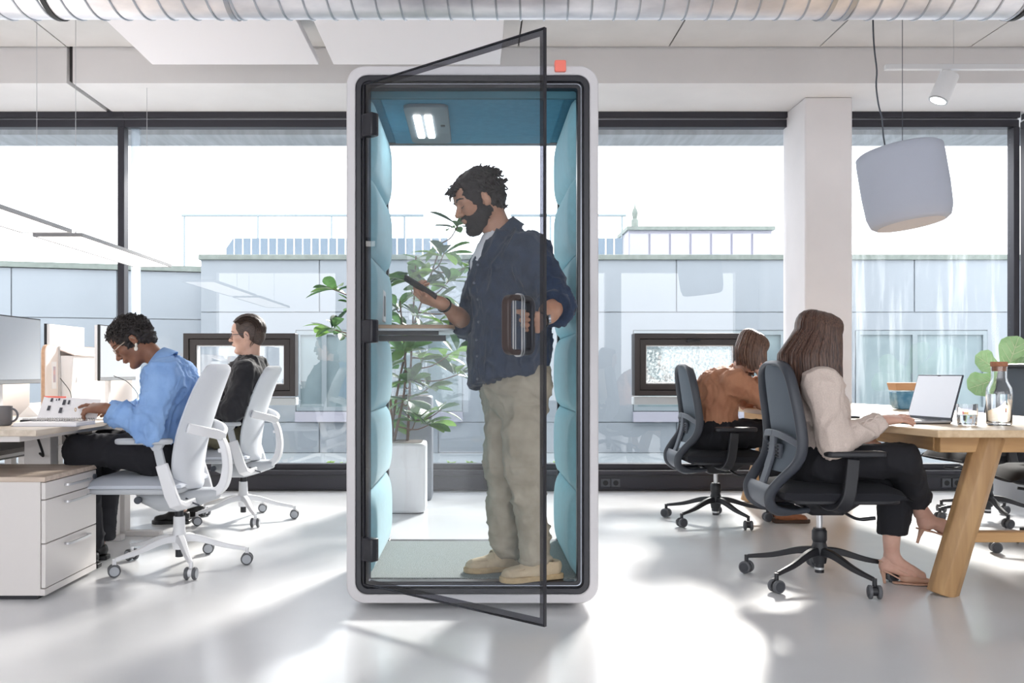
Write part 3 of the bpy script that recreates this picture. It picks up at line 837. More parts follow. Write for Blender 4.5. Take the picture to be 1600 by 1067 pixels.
    for sg in (-1, 1):
        yp = smooth_path([(0.222, 0.0, 0.655), (0.212, 0.07*sg, 0.675), (0.172, 0.16*sg, 0.695), (0.110, 0.218*sg, 0.715)], 5)
        MB().sweep(yp, [(-0.024,-0.011), (0.024,-0.011), (0.024,0.011), (-0.024,0.011)], (0.3,0,1)).build('yoke_arm', wch_pl, spine, bev=0.006, seg=3)
    MB().box(0.205, 0.245, -0.035, 0.035, 0.58, 0.60).build('lumbar_lever', wch_pl, spine, bev=0.004)
    # armrests
    for sg in (-1, 1):
        y = 0.275*sg
        post = MB().sweep([(0.10, 0.12*sg, 0.345), (0.075, 0.20*sg, 0.335), (0.066, 0.262*sg, 0.355), (0.05, y, 0.40), (0.005, y, 0.545)], [(-0.03,-0.017), (0.03,-0.017), (0.03,0.017), (-0.03,0.017)], (1,0,0.25), scales=[1.0,1.0,1.0,1.0,0.92]).build('arm_post', wch_pl, t, bev=0.006, seg=3)
        MB().sweep([(0.008, y, 0.53), (-0.015, y, 0.625)], [(-0.020,-0.012), (0.020,-0.012), (0.020,0.012), (-0.020,0.012)], (1,0,0.25)).build('arm_slider', wch_gr, t, bev=0.004)
        MB().add([(-0.055,y-0.02,0.645),(0.02,y-0.02,0.645),(0.02,y+0.02,0.645),(-0.055,y+0.02,0.645),(-0.035,y-0.014,0.61),(0.0,y-0.014,0.61),(0.0,y+0.014,0.61),(-0.035,y+0.014,0.61)],
                 [(0,1,2,3),(4,7,6,5),(0,4,5,1),(1,5,6,2),(2,6,7,3),(3,7,4,0)]).build('arm_bracket', wch_gr, t, bev=0.004)
        MB().prism(rrect(-0.215, 0.055, y-0.045, y+0.045, 0.04, 6), (0,0,0.642), (1,0,0), (0,1,0), (0,0,0.026)).build('arm_pad', wch_gr, t, bev=0.01, seg=3)
    t.location = loc
    return t
wc1 = white_chair('white office chair of the person in the blue shirt', (-1.50, 4.64, 0), -63)
wc2 = copy_tree(wc1)
wc2.location = (-1.545, 6.1, 0); wc2['label'] = 'white office chair of the person in the black shirt'

dch_mesh = pane_mat('grey_mesh_fabric', (0.30, 0.32, 0.35), 1.2, haze=0.75, hscale=400, hstretch=(1,1,1), hcol=(0.12,0.13,0.15), lo=0.3, hi=0.45)
dch_mesh = mat('grey_mesh_fabric2', srgb(92, 102, 112), 0.85, bump=0.25, bscale=500)
dch_fr = mat('graphite_chair_frame', srgb(62, 66, 74), 0.45)
dch_edge = mat('grey_chair_frame_back', srgb(86, 91, 100), 0.5)
dch_seat = mat('black_seat_fabric', srgb(30, 31, 37), 0.95, bump=0.1, bscale=300)
def dark_chair(label):
    """occupant faces +X"""
    t = thing('office_chair', label, 'office chair', (0,0,0), 'dark office chairs')
    five_star(t, M['black_pl'], M['black_pl'], -70, 0.345, 0.165, 0.085, grey_wheel, mat('caster_cap_dark', srgb(60, 62, 68), 0.5), 0.022)
    MB().cyl((0,0,0.25), (0,0,0.33), 0.014, 14).build('gas_lift', M['alu'], t, smooth=40)
    MB().lathe([(0.03, 0.19), (0.034, 0.2), (0.034, 0.24), (0.028, 0.25)], n=18).build('column_collar', M['black_pl'], t, smooth=40)
    MB().cyl((0,0,0.045), (0,0,0.10), 0.021, 14).build('column_end', M['black_pl'], t, smooth=40)
    MB().cyl((0,0,0.060), (0,0,0.070), 0.0225, 14).build('column_band', M['alu'], t, smooth=40)
    # mechanism
    mech = MB().add([(-0.13,-0.09,0.40),(0.20,-0.09,0.40),(0.20,0.09,0.40),(-0.13,0.09,0.40),(-0.06,-0.06,0.32),(0.09,-0.06,0.32),(0.09,0.06,0.32),(-0.06,0.06,0.32)],
             [(0,1,2,3),(4,7,6,5),(0,4,5,1),(1,5,6,2),(2,6,7,3),(3,7,4,0)]).build('mechanism', M['black_pl'], t, bev=0.01)
    MB().tube(smooth_path([(0.05,-0.08,0.365), (0.08,-0.15,0.335), (0.11,-0.19,0.325), (0.175,-0.20,0.332)], 4), [0.007]*9+[0.009]*4, 8).build('lever', M['black_pl'], mech, smooth=60)
    # seat
    MB().prism(rrect(-0.20, 0.30, -0.235, 0.235, 0.08, 6), (0,0,0.395), (1,0,0), (0,1,0), (0,0,0.022)).build('seat_shell', M['black_pl'], t, bev=0.006)
    rows = []
    for i in range(13):
        v = i/12; x = -0.235 + 0.57*v; row = []
        for k in range(13):
            u = 2*k/12-1
            rim = max(abs(u)**5, abs(2*v-1)**7)
            z = 0.480 - 0.04*rim + 0.008*u*u - 0.04*max(0, (v-0.78)/0.22)**2
            hw = 0.255*(1-0.10*max(0,(v-0.88)/0.12)**2-0.12*max(0,(0.15-v)/0.15)**2)
            row.append((x, hw*u, z))
        rows.append(row)
    sb = MB().grid(rows); top = len(sb.v)
    sb.v.extend([(p[0], p[1]*0.985, 0.415) for r in rows for p in r])
    rim = [k for k in range(13)] + [i*13+12 for i in range(1, 13)] + [12*13+k for k in range(11, -1, -1)] + [i*13 for i in range(11, 0, -1)]
    for q in range(len(rim)):
        a, b = rim[q], rim[(q+1) % len(rim)]; sb.f.append((a, b, b+top, a+top))
    sb.f.append(tuple(i+top for i in rim))
    sb.build('seat', dch_seat, t, smooth=60)
    # back frame: one loop per side sweeping under the seat
    tops = [(-0.252, 0.0, 1.025)]
    def side(sg):
        return [(-0.212, 0.10*sg, 1.022), (-0.207, 0.175*sg, 0.985), (-0.194, 0.212*sg, 0.90), (-0.172, 0.230*sg, 0.76), (-0.165, 0.238*sg, 0.655), (-0.185, 0.222*sg, 0.575), (-0.245, 0.19*sg, 0.50), (-0.285, 0.165*sg, 0.435), (-0.272, 0.14*sg, 0.375), (-0.205, 0.115*sg, 0.345), (-0.09, 0.09*sg, 0.352)]
    loop = smooth_path(list(reversed(side(-1)))[:-1] + [(-0.212, -0.10, 1.022), (-0.214, 0.0, 1.026)] + side(1), 5)
    sec = [(0.026*math.cos(a), 0.015*math.sin(a)) for a in [2*PI*(k+0.5)/8 for k in range(8)]]
    fr = MB()
    # section long axis fore-aft
    fr.sweep(loop, sec, (1.0, 0, 0.12)).build('back_frame', dch_fr, t, smooth=70)
    # grey rear skin of the lower ribbon, bridging both sides
    def low(u, v):
        tab = [(0.352, -0.09, 0.09), (0.345, -0.205, 0.115), (0.375, -0.272, 0.14), (0.435, -0.285, 0.165), (0.47, -0.268, 0.178)]
        z, x, w = curve_at(tab, v)
        return (x-0.006, w*(2*u-1), z), Vector((1, 0, 0.3 if v > 0.5 else 1.0)).normalized()
    panel_back(low, 17, 7, 0.014).build('lower_shell', dch_edge, t, smooth=70)
    # mid brace rising to the lumbar
    for sg in (-1, 1):
        MB().sweep(smooth_path([(-0.172, 0.232*sg, 0.66), (-0.205, 0.14*sg, 0.69), (-0.215, 0.05*sg, 0.70), (-0.216, 0, 0.70)], 4), [(-0.016,-0.010), (0.016,-0.010), (0.016,0.010), (-0.016,0.010)], (0.2,0,1)).build('cross_brace', dch_edge, t, bev=0.004)
    MB().sweep(smooth_path([(-0.272, 0, 0.45), (-0.245, 0, 0.53), (-0.22, 0, 0.62), (-0.215, 0, 0.70)], 4), [(-0.035,-0.008), (0.035,-0.008), (0.035,0.008), (-0.035,0.008)], (0,1,0)).build('spine', dch_edge, t, bev=0.004)
    lum = MB().box(-0.215, -0.195, -0.08, 0.08, 0.585, 0.655).build('lumbar_unit', M['dark_pl'], t, bev=0.006)
    for k in range(4): MB().box(-0.222, -0.213, -0.07, 0.07, 0.592+0.016*k, 0.600+0.016*k).build('rib', M['black_pl'], lum)
    # mesh panel
    tab = [(0.53, -0.196, 0.200), (0.655, -0.150, 0.232), (0.76, -0.160, 0.224), (0.90, -0.182, 0.206), (0.985, -0.198, 0.168), (1.02, -0.204, 0.10)]
    def mesh(u, v):
        z, x, w = curve_at(tab, v); q = 2*u-1
        return (x-0.035*(1-q*q), w*q, z), Vector((1, 0, 0.15)).normalized()
    panel_back(mesh, 21, 11, 0.008).build('mesh_back', dch_mesh, t, smooth=70)
    for sg in (-1, 1):
        y = 0.272*sg
        MB().sweep(smooth_path([(-0.02, 0.12*sg, 0.385), (-0.015, 0.20*sg, 0.375), (0.0, 0.255*sg, 0.385), (0.022, y, 0.43), (0.035, y, 0.50), (0.045, y, 0.605)], 4), [(-0.028,-0.015), (0.028,-0.015), (0.028,0.015), (-0.028,0.015)], (1,0,-0.2)).build('arm_post', M['black_pl'], t, bev=0.006, seg=3)
        MB().prism(rrect(-0.075, 0.185, y-0.042, y+0.042, 0.025, 5), (0,0,0.612), (1,0,0), (0,1,0), (0,0,0.026)).build('arm_pad', M['black_pl'], t, bev=0.008, seg=3)
    return t
dc1 = dark_chair('dark mesh office chair of the person in the cream sweater')
dc1.location = (1.62, 4.30, 0)
dc2 = copy_tree(dc1); dc2.location = (1.585, 6.02, 0); dc2['label'] = 'dark mesh office chair of the person in the brown blouse'
dc3 = copy_tree(dc1); dc3.location = (3.42, 6.1, 0); dc3.rotation_euler.z = PI+0.1; dc3['label'] = 'empty dark office chair across the table, the farther one'
dc4 = copy_tree(dc1); dc4.location = (3.18, 4.92, 0); dc4.rotation_euler.z = PI-0.25; dc4['label'] = 'empty dark office chair across table, nearer one at right edge'

# ================================================================== DESKS
desk_wood = wood_mat('pale_oak_laminate', srgb(226, 212, 196), srgb(205, 190, 172), axis='Y', scale=2.5)
grey_fab = mat('grey_desk_fabric', srgb(128, 124, 122), 0.95, bump=0.1, bscale=300)
def desk(y0, y1, xa, xb, label, near=None):
    t = thing('office_desk', label, 'desk', ((xa+xb)/2, (y0+y1)/2, 0), 'office desks')
    MB().box(xa, xb, y0, y1, 0.714, 0.740).build('desk_top', desk_wood, t, bev=0.002)
    MB().box(xa+0.08, xb-0.08, y0+0.02, y1-0.02, 0.688, 0.714).build('under_frame', M['white_lac'], t, bev=0.003)
    for y in (near or y0+0.06, y1-0.06):
        xm = (xa+xb)/2 + 0.08
        MB().box(xm-0.065, xm+0.065, y-0.045, y+0.045, 0.03, 0.70).build('leg', M['white_lac'], t, bev=0.004)
        MB().box(xm-0.33, xm+(0.10 if near else 0.27), y-0.035, y+0.035, 0.0, 0.03).build('foot', M['white_lac'], t, bev=0.004)
    MB().box(xa+0.10, xa+0.12, y0+0.12, y1-0.12, 0.52, 0.69).build('cable_screen', grey_fab, t)
    MB().box(xa+0.12, xa+0.26, y0+0.15, y1-0.15, 0.555, 0.57).build('cable_tray', M['white_lac'], t)
    return t
dk1 = desk(3.88, 5.42, -2.62, -1.862, 'pale oak topped desk where the blue shirted person works', near=4.56)
dk2 = desk(5.46, 7.0, -2.62, -1.862, 'pale oak topped desk where the black shirted person works')
dk3 = desk(4.5, 6.3, -3.50, -2.72, 'pale oak desk behind the partition, nearer the camera')
dk4 = desk(6.34, 7.5, -3.50, -2.72, 'pale oak desk behind the partition, by the window')
# cables under desk
for k, (cx_, cy_) in enumerate(((-1.98, 4.5), (-1.90, 4.75))):
    MB().tube(smooth_path([(cx_-0.28, cy_+0.1, 0.66), (cx_-0.20, cy_+0.05, 0.60), (cx_-0.12, cy_-0.05, 0.58), (cx_-0.10, cy_-0.16, 0.69)], 6), 0.006, 6).build('cable', M['rubber'], dk1, smooth=60)

# pedestal cabinet
pd = thing('drawer_pedestal', 'white three drawer pedestal with pale wood top under the near desk', 'cabinet', (-2.25, 4.22, 0))
MB().box(-2.64, -1.878, 3.952, 4.488, 0.02, 0.512).build('body', M['white_lac'], pd, bev=0.002)
MB().box(-2.645, -1.855, 3.945, 4.495, 0.512, 0.534).build('top', wood_mat('pale_oak_top', srgb(222, 205, 190), srgb(196, 178, 162), axis='X', scale=2.5), pd, bev=0.002)
MB().box(-2.60, -1.90, 3.97, 4.47, 0.0, 0.02).build('plinth', M['black_pl'], pd)
MB().box(-1.878, -1.858, 3.952, 4.488, 0.02, 0.048).build('kick_panel', M['white_lac'], pd)
for (za, zb) in ((0.435, 0.508), (0.245, 0.431), (0.052, 0.241)):
    dr = MB().box(-1.876, -1.857, 3.956, 4.484, za, zb).build('drawer', M['white_lac'], pd, bev=0.002)
    zc = zb-0.030
    MB().sweep(smooth_path([(-1.858, 4.14, zc), (-1.836, 4.15, zc), (-1.832, 4.27, zc), (-1.836, 4.37, zc), (-1.858, 4.38, zc)], 4), [(-0.005,-0.004), (0.005,-0.004), (0.005,0.004), (-0.005,0.004)], (0,0,1)).build('handle', M['alu'], dr, smooth=50)
lk = MB().cyl((-1.860, 4.455, 0.478), (-1.846, 4.455, 0.478), 0.013, 14).build('lock', M['dark_pl'], pd, smooth=40)

# partitions between desks
part_m = mat('off_white_partition_felt', srgb(238, 230, 226), 0.9, bump=0.05, bscale=200)
def partition(y0, y1, label):
    t = thing('desk_partition', label, 'partition', (-2.67, (y0+y1)/2, 0.0), 'desk partitions')
    MB().prism(rrect(y0, y1, 0.60, 1.152, 0.05, 6), (-2.688, 0, 0), (0,1,0), (0,0,1), (0.032, 0, 0)).build('panel', part_m, t, bev=0.006, seg=3)
    MB().ring(rrect(y0-0.004, y1+0.004, 0.596, 1.156, 0.054, 6), rrect(y0, y1, 0.60, 1.152, 0.05, 6), (-2.682, 0, 0), (0,1,0), (0,0,1), (0.02,0,0)).build('edge_band', wood_mat('beech_edge', srgb(214, 176, 146), srgb(196, 158, 130)), t)
    for y in (y0+0.2, y1-0.2): MB().box(-2.69, -2.652, y-0.03, y+0.03, 0.0, 0.60).build('bracket', M['white_lac'], t)
    return t
pt1 = partition(3.95, 5.46, 'off-white desk partition behind the leftmost monitor, nearer one')
pt2 = partition(5.66, 7.1, 'off-white desk partition with hanging file organiser, farther one')
og = thing('file_organiser', 'white wall organiser pocket hooked on the farther partition', 'organiser', (-2.62, 6.0, 0.8))
MB().add([(-2.652,5.86,0.80),(-2.652,6.16,0.80),(-2.60,6.14,0.80),(-2.60,5.88,0.80),(-2.652,5.84,1.09),(-2.652,6.18,1.09),(-2.565,6.18,1.09),(-2.565,5.84,1.09)],
         [(0,3,2,1),(4,5,6,7),(0,1,5,4),(1,2,6,5),(2,3,7,6),(3,0,4,7)]).build('pocket', M['white_pl'], og, bev=0.006)
MB().add([(-2.652,5.83,1.135),(-2.652,6.19,1.135),(-2.555,6.19,1.10),(-2.555,5.83,1.10),(-2.652,5.83,1.125),(-2.652,6.19,1.125),(-2.555,6.19,1.09),(-2.555,5.83,1.09)],
         [(0,1,2,3),(7,6,5,4),(0,4,5,1),(1,5,6,2),(2,6,7,3),(3,7,4,0)]).build('lip', mat('blush_plastic', srgb(236, 222, 216), 0.5), og, bev=0.003)
MB().box(-2.66, -2.645, 5.83, 5.845, 0.72, 1.15).build('hook_strip', M['alu'], og)
MB().box(-2.603, -2.58, 5.93, 5.95, 0.92, 0.97).build('label_holder', M['white_pl'], og)
MB().box(-2.656, -2.653, 5.74, 5.80, 0.88, 1.05).build('pinned_card', mat('photo_card', srgb(244, 244, 246), 0.6), label='small white pinned card on the farther partition', cat='card')
cc = bpy.data.objects['pinned_card']
MB().box(-2.653, -2.6525, 5.755, 5.787, 0.92, 1.02).build('printed_picture', mat('card_print', srgb(150, 178, 205), 0.6, c2=srgb(225, 190, 190), vscale=14), cc)

# monitors
scr = mat('pale_grey_screen', srgb(200, 208, 216), 0.4)  # one even pale grey for the screen face
bez = M['black_pl']
def monitor(xc, y0, y1, z0, z1, face, label, ztable=0.74):
    t = thing('monitor', label, 'monitor', (xc, (y0+y1)/2, ztable), 'desk monitors')
    s_ = face
    MB().box(min(xc-0.012*s_, xc-0.034*s_), max(xc-0.012*s_, xc-0.034*s_), y0+0.003, y1-0.003, z0+0.003, z1-0.003).build('housing', M['white_pl'], t, bev=0.004)
    MB().box(min(xc-0.012*s_, xc+0.004*s_), max(xc-0.012*s_, xc+0.004*s_), y0, y1, z0, z1).build('bezel', bez, t)
    MB().box(min(xc+0.004*s_, xc+0.006*s_), max(xc+0.004*s_, xc+0.006*s_), y0+0.004, y1-0.006, z0+0.022, z1-0.006).build('screen', scr, t)
    MB().box(min(xc+0.004*s_, xc+0.007*s_), max(xc+0.004*s_, xc+0.007*s_), y0+0.002, y1-0.002, z0+0.002, z0+0.02).build('chin', M['alu'], t)
    ym = (y0+y1)/2
    MB().box(xc-0.07*s_-0.01, xc-0.07*s_+0.015, ym-0.022, ym+0.022, ztable+0.01, (z0+z1)/2+0.03).build('stand', M['white_pl'], t, bev=0.004)
    MB().box(min(xc-0.03*s_, xc-0.07*s_), max(xc-0.03*s_, xc-0.07*s_), ym-0.04, ym+0.04, (z0+z1)/2-0.04, (z0+z1)/2+0.04).build('mount', M['white_pl'], t, bev=0.004)
    MB().prism(rrect(xc-0.07*s_-0.09, xc-0.07*s_+0.10, ym-0.11, ym+0.11, 0.02, 4), (0,0,ztable), (1,0,0), (0,1,0), (0,0,0.01)).build('stand_foot', M['white_pl'], t)
    return t
monitor(-2.36, 4.36, 4.96, 0.925, 1.272, 1, 'pale screen monitor at left frame edge on near desk')
monitor(-2.34, 5.70, 6.30, 0.93, 1.282, 1, 'pale screen monitor just left of blue shirted person face')
monitor(-3.02, 6.42, 7.0, 0.93, 1.325, -1, 'white backed monitor behind the farther partition')

# desk clutter
mg = thing('coffee_mug', 'dark grey mug at the left edge of the near desk', 'mug', (-2.175, 4.21, 0.74))
MB().lathe([(0.0,0.742),(0.036,0.742),(0.042,0.748),(0.043,0.83),(0.039,0.83),(0.038,0.752),(0.0,0.75)], (-2.175,4.21,0), 24, cap=False).build('cup', mat('grey_stoneware', srgb(112, 110, 112), 0.45), mg, smooth=45)
MB().tube([(-2.175+0.040+0.030*math.sin(a), 4.21, 0.788+0.030*math.cos(a)) for a in [PI*k/10 for k in range(11)]], 0.005, 8).build('handle', mat('grey_stoneware_handle', srgb(100, 98, 102), 0.45), mg, smooth=60)
kb = thing('keyboard', 'black and white keyboard lying on the near desk', 'keyboard', (-2.12, 4.62, 0.74))
MB().box(-2.20, -2.05, 4.42, 4.86, 0.742, 0.755).build('case', M['black_pl'], kb, bev=0.003)
for i in range(4):
    for j in range(13):
        MB().box(-2.192+0.035*i, -2.162+0.035*i, 4.43+0.0325*j, 4.459+0.0325*j, 0.754, 0.763).build('key', M['white_pl'], kb)
pl = thing('spiral_planner', 'open spiral bound planner with white pages held by blue shirted person', 'planner', (-1.93, 4.25, 0.74))
paper = mat('planner_paper', srgb(240, 238, 240), 0.8)
MB().box(-2.085, -1.80, 4.13, 4.335, 0.742, 0.757).build('page_block', paper, pl)
MB().box(-2.09, -1.797, 4.125, 4.335, 0.740, 0.743).build('back_cover', mat('planner_cover', srgb(196, 196, 206), 0.5), pl)
pg = MB().add([(-2.085,4.35,0.762),(-1.80,4.35,0.762),(-1.815,4.44,0.852),(-2.085,4.43,0.868)], [(0,1,2,3)]).build('raised_page', paper, pl, solid=0.003)
MB().add([(-2.086,4.4275,0.862),(-1.98,4.4275,0.861),(-1.98,4.4305,0.868),(-2.086,4.4305,0.870)], [(0,1,2,3)]).build('coral_tab', M['coral'], pl, solid=0.004)
coil = []
for i in range(24):
    xx = -2.075 + 0.265*i/23
    MB().tube([(xx, 4.342+0.011*math.cos(a), 0.757+0.011*math.sin(a)) for a in [2*PI*k/10 for k in range(10)]], 0.0022, 5, cap=False).build('coil_ring', M['alu'], pl)
ink = mat('planner_ink', srgb(70, 70, 78), 0.7)
def on_page(u, v):
    a = Vector((-2.085,4.349,0.763)).lerp(Vector((-1.80,4.349,0.763)), u); b = Vector((-2.085,4.429,0.869)).lerp(Vector((-1.815,4.439,0.853)), u)
    return a.lerp(b, v)
for (u, v, w, h) in ((0.13,0.35,0.05,0.22), (0.14,0.75,0.04,0.16), (0.34,0.25,0.05,0.25), (0.36,0.62,0.05,0.25), (0.45,0.66,0.035,0.2), (0.23,0.8,0.02,0.08), (0.27,0.82,0.03,0.1)):
    q = [on_page(u,v), on_page(u+w,v), on_page(u+w,v+h), on_page(u,v+h)]
    MB().add([p+Vector((0,-0.004,0.003)) for p in q], [(0,1,2,3)]).build('printed_block', ink, pl)
for i in range(7):
    MB().box(-2.06+0.036*i, -2.045+0.036*i, 4.25, 4.32, 0.7572, 0.7576).build('printed_block', ink, pl)
# small box and cables at the monitor foot
MB().add([(-2.50,5.0,0.74),(-2.38,5.0,0.74),(-2.38,5.12,0.74),(-2.50,5.12,0.74),(-2.44,5.0,0.80),(-2.44,5.12,0.80)], [(0,3,2,1),(0,1,4),(2,3,5),(0,4,5,3),(1,2,5,4)]).build('folded_card', M['white_pl'], label='white tent card standing on the near desk', cat='card')
for k, pts in enumerate(([(-2.36,5.06,0.745),(-2.30,5.04,0.76),(-2.26,5.1,0.80),(-2.30,5.2,0.87),(-2.38,5.25,0.95)], [(-2.22,5.3,0.745),(-2.10,5.42,0.79),(-2.10,5.7,0.83),(-2.22,5.85,0.92),(-2.33,5.9,0.96)], [(-2.4,4.5,0.745),(-2.38,4.42,0.78),(-2.36,4.4,0.84),(-2.37,4.44,0.93)])):
    MB().tube(smooth_path(pts, 6), 0.0025, 6).build('monitor_cable', M['rubber'], label=['black cable looping up behind the leftmost monitor', 'black cable hanging under the middle monitor beside the face', 'black cable rising below the left frame edge screen'][k], cat='cable', group='monitor cables', smooth=60)
bt_ = thing('water_bottle', 'small clear bottle with dark cap behind the blue shirted person', 'bottle', (-1.92, 6.1, 0.74))
MB().lathe([(0.0,0.742),(0.03,0.742),(0.032,0.75),(0.032,0.86),(0.028,0.88),(0.0,0.88)], (-1.92,6.1,0), 20, cap=False).build('body', mat('frosted_bottle', srgb(176, 180, 184), 0.3), bt_, smooth=45)
MB().lathe([(0.033,0.862),(0.033,0.905),(0.03,0.91),(0.0,0.91)], (-1.92,6.1,0), 20, cap=False).build('cap', M['dark_pl'], bt_, smooth=45)
MB().box(-2.0, -1.87, 6.2, 6.55, 0.742, 0.765).build('notebook', mat('brown_notebook', srgb(190, 140, 110), 0.7), label='brown notebook near the bottle on the farther desk', cat='notebook', bev=0.003)

# ================================================================== MEETING TABLE
oakY = wood_mat('oak_table_top', srgb(226, 200, 164), srgb(206, 176, 138), axis='Y', scale=2.2, rough=0.35)
oakZ = wood_mat('oak_table_leg', srgb(196, 158, 112), srgb(172, 134, 92), axis='Z', scale=2.2)
oakX = wood_mat('oak_rail', srgb(208, 166, 114), srgb(184, 142, 94), axis='X', scale=2.2)
TX0, TX1, TY0, TY1 = 1.855, 3.06, 3.88, 7.15
tb = thing('meeting_table', 'long oak meeting table with chamfered corners and slanted legs', 'table', ((TX0+TX1)/2, 5.5, 0))
ch = 0.11
poly = [(TX0+ch, TY0), (TX1-ch, TY0), (TX1, TY0+ch*4), (TX1, TY1-ch*4), (TX1-ch, TY1), (TX0+ch, TY1), (TX0, TY1-ch*4), (TX0, TY0+ch*4)]
MB().prism(poly, (0,0,0.708), (1,0,0), (0,1,0), (0,0,0.032)).build('table_top', oakY, tb, bev=0.004)
for (xa) in (TX0+0.19, TX1-0.25): MB().box(xa, xa+0.06, TY0+0.2, TY1-0.2, 0.635, 0.708).build('side_rail', wood_mat('oak_side_rail', srgb(205, 164, 114), srgb(180, 140, 94), axis='Y'), tb, bev=0.004)
for yy in (4.06, 6.92):
    for sg, xt, xb in ((-1, 2.285, 2.075), (1, 2.63, 2.84)):
        sec = [(0.068*math.cos(a), 0.060*math.sin(a)) for a in [2*PI*(k+0.5)/8 for k in range(8)]]
        MB().sweep([(xb, yy, 0.0), (xt, yy, 0.708)], sec, (1,0,0)).build('leg', oakZ, tb, bev=0.006)
    MB().box(2.16, 2.76, yy-0.03, yy+0.03, 0.235, 0.28).build('stretcher', oakX, tb, bev=0.004)
    MB().box(2.05, 2.86, yy-0.03, yy+0.03, 0.632, 0.706).build('cross_rail', oakX, tb, bev=0.004)
# laptop
lp = thing('laptop', 'open silver laptop facing the person in the cream sweater', 'laptop', (2.13, 4.5, 0.74))
a0, a1 = Vector((2.265, 4.345, 0.757)), Vector((2.205, 4.66, 0.757))
uu = (a1-a0); lw_ = uu.length; uu.normalize(); ww = Vector((-uu.y, uu.x, 0))
if ww.x > 0: ww = -ww
zz_ = Vector((0,0,1))
sil = mat('silver_laptop', srgb(196, 198, 203), 0.35, metal=0.5)
c0 = a0+uu*lw_/2+ww*0.11-zz_*0.007
MB().obox(c0, uu*lw_/2, ww*0.112, zz_*0.006).build('base', sil, lp, bev=0.003)
MB().obox(c0-zz_*0.0078, uu*(lw_/2-0.004), ww*0.108, zz_*0.002).build('underside', M['black_pl'], lp)
kbp = MB().obox(c0+zz_*0.0062+ww*(-0.02), uu*(lw_/2-0.02), ww*0.055, zz_*0.0008).build('keyboard_deck', M['black_pl'], lp)
for i in range(4):
    for j in range(12):
        MB().obox(c0+zz_*0.0078+ww*(-0.058+0.0255*i)+uu*(-0.128+0.0233*j), uu*0.0098, ww*0.0105, zz_*0.0008).build('key', M['dark_pl'], kbp)
MB().obox(c0+zz_*0.0062+ww*0.075, uu*0.045, ww*0.028, zz_*0.0005).build('trackpad', M['alu'], lp)
lean = (-ww*0.30+zz_).normalized(); fr_n = (ww + zz_*0.30).normalized()
cs = a0+uu*lw_/2+lean*0.112
MB().obox(cs, uu*lw_/2, lean*0.112, fr_n*0.004).build('lid', M['dark_pl'], lp, bev=0.002)
MB().obox(cs+fr_n*0.0044+lean*0.002, uu*(lw_/2-0.005), lean*0.104, fr_n*0.0006).build('screen', mat('laptop_screen', srgb(216, 220, 228), 0.35, emit=srgb(216,220,228), estr=0.3), lp)
MB().obox(cs+fr_n*0.0052+lean*0.107, uu*0.01, lean*0.003, fr_n*0.0006).build('webcam', M['black_pl'], lp)
MB().cyl(a0-zz_*0.003, a1-zz_*0.003, 0.006).build('hinge', M['dark_pl'], lp)
for q in (0.06, lw_-0.06): MB().obox(a0+uu*q+ww*0.02-zz_*0.0135, uu*0.012, ww*0.006, zz_*0.0035).build('rubber_foot', M['rubber'], lp)
# glassware
GL = glass_mat('clear_glass', (1,1,1), 1.45); WA = glass_mat('water', (0.97,0.99,1.0), 1.33)
def vessel(t, prof_out, prof_in, c, nm='body'):
    MB().lathe(prof_out + list(reversed(prof_in)), c, 32, cap=False).build(nm, GL, t, smooth=40)
g = thing('water_glass', 'clear tumbler half filled with water beside the laptop', 'glass', (2.255, 4.19, 0.74))
vessel(g, [(0,0.001),(0.036,0.001),(0.040,0.006),(0.044,0.05),(0.0445,0.1)], [(0,0.014),(0.035,0.014),(0.038,0.02),(0.0415,0.05),(0.042,0.1)], (2.255,4.19,0.74))
MB().lathe([(0,0.0145),(0.0346,0.0145),(0.0376,0.0205),(0.0407,0.05),(0.0,0.05)], (2.255,4.19,0.74), 32, cap=False).build('water', WA, g, smooth=40)
cf = thing('carafe', 'clear glass water carafe with cork stopper on the oak table', 'carafe', (2.43, 4.24, 0.74))
k_ = [(0,0.001),(0.048,0.001),(0.054,0.008),(0.055,0.15),(0.052,0.172),(0.036,0.205),(0.033,0.222),(0.034,0.272)]
vessel(cf, k_, [(0,0.012),(0.046,0.012),(0.051,0.018),(0.0525,0.15),(0.0495,0.170),(0.0335,0.203),(0.0305,0.222),(0.0315,0.272)], (2.43,4.24,0.74))
MB().lathe([(0,0.0125),(0.0452,0.0125),(0.0503,0.0185),(0.0515,0.145),(0,0.145)], (2.43,4.24,0.74), 32, cap=False).build('water', WA, cf, smooth=40)
MB().lathe([(0,0.25),(0.0295,0.25),(0.031,0.272),(0.036,0.2725),(0.0365,0.291),(0.034,0.294),(0,0.294)], (2.43,4.24,0.74), 28, cap=False).build('stopper', mat('cork', srgb(186, 126, 96), 0.8, var=0.25, vscale=90), cf, smooth=45)
# blue box with a tan lid standing farther back on the table
bx = thing('storage_bowl', 'blue glass bowl with tan tilted lid behind the laptop', 'bowl', (2.83, 6.0, 0.74))
MB().prism([(-0.06,0),(0.06,0),(0.078,0.03),(0.085,0.115),(-0.085,0.115),(-0.078,0.03)], (2.83,5.95,0.742), (1,0,0), (0,0,1), (0,0.12,0)).build('bowl', mat('blue_glaze', srgb(150, 196, 222), 0.2, c2=srgb(84, 142, 178), vscale=14), bx, bev=0.008)
MB().add([(2.745,5.95,0.865),(2.915,5.95,0.865),(2.915,6.07,0.865),(2.745,6.07,0.865),(2.735,5.94,0.915),(2.925,5.94,0.915),(2.925,6.08,0.915),(2.735,6.08,0.915)], [(0,3,2,1),(4,5,6,7),(0,1,5,4),(1,2,6,5),(2,3,7,6),(3,0,4,7)]).build('lid', mat('tan_lid', srgb(204, 160, 122), 0.7), bx, bev=0.004)
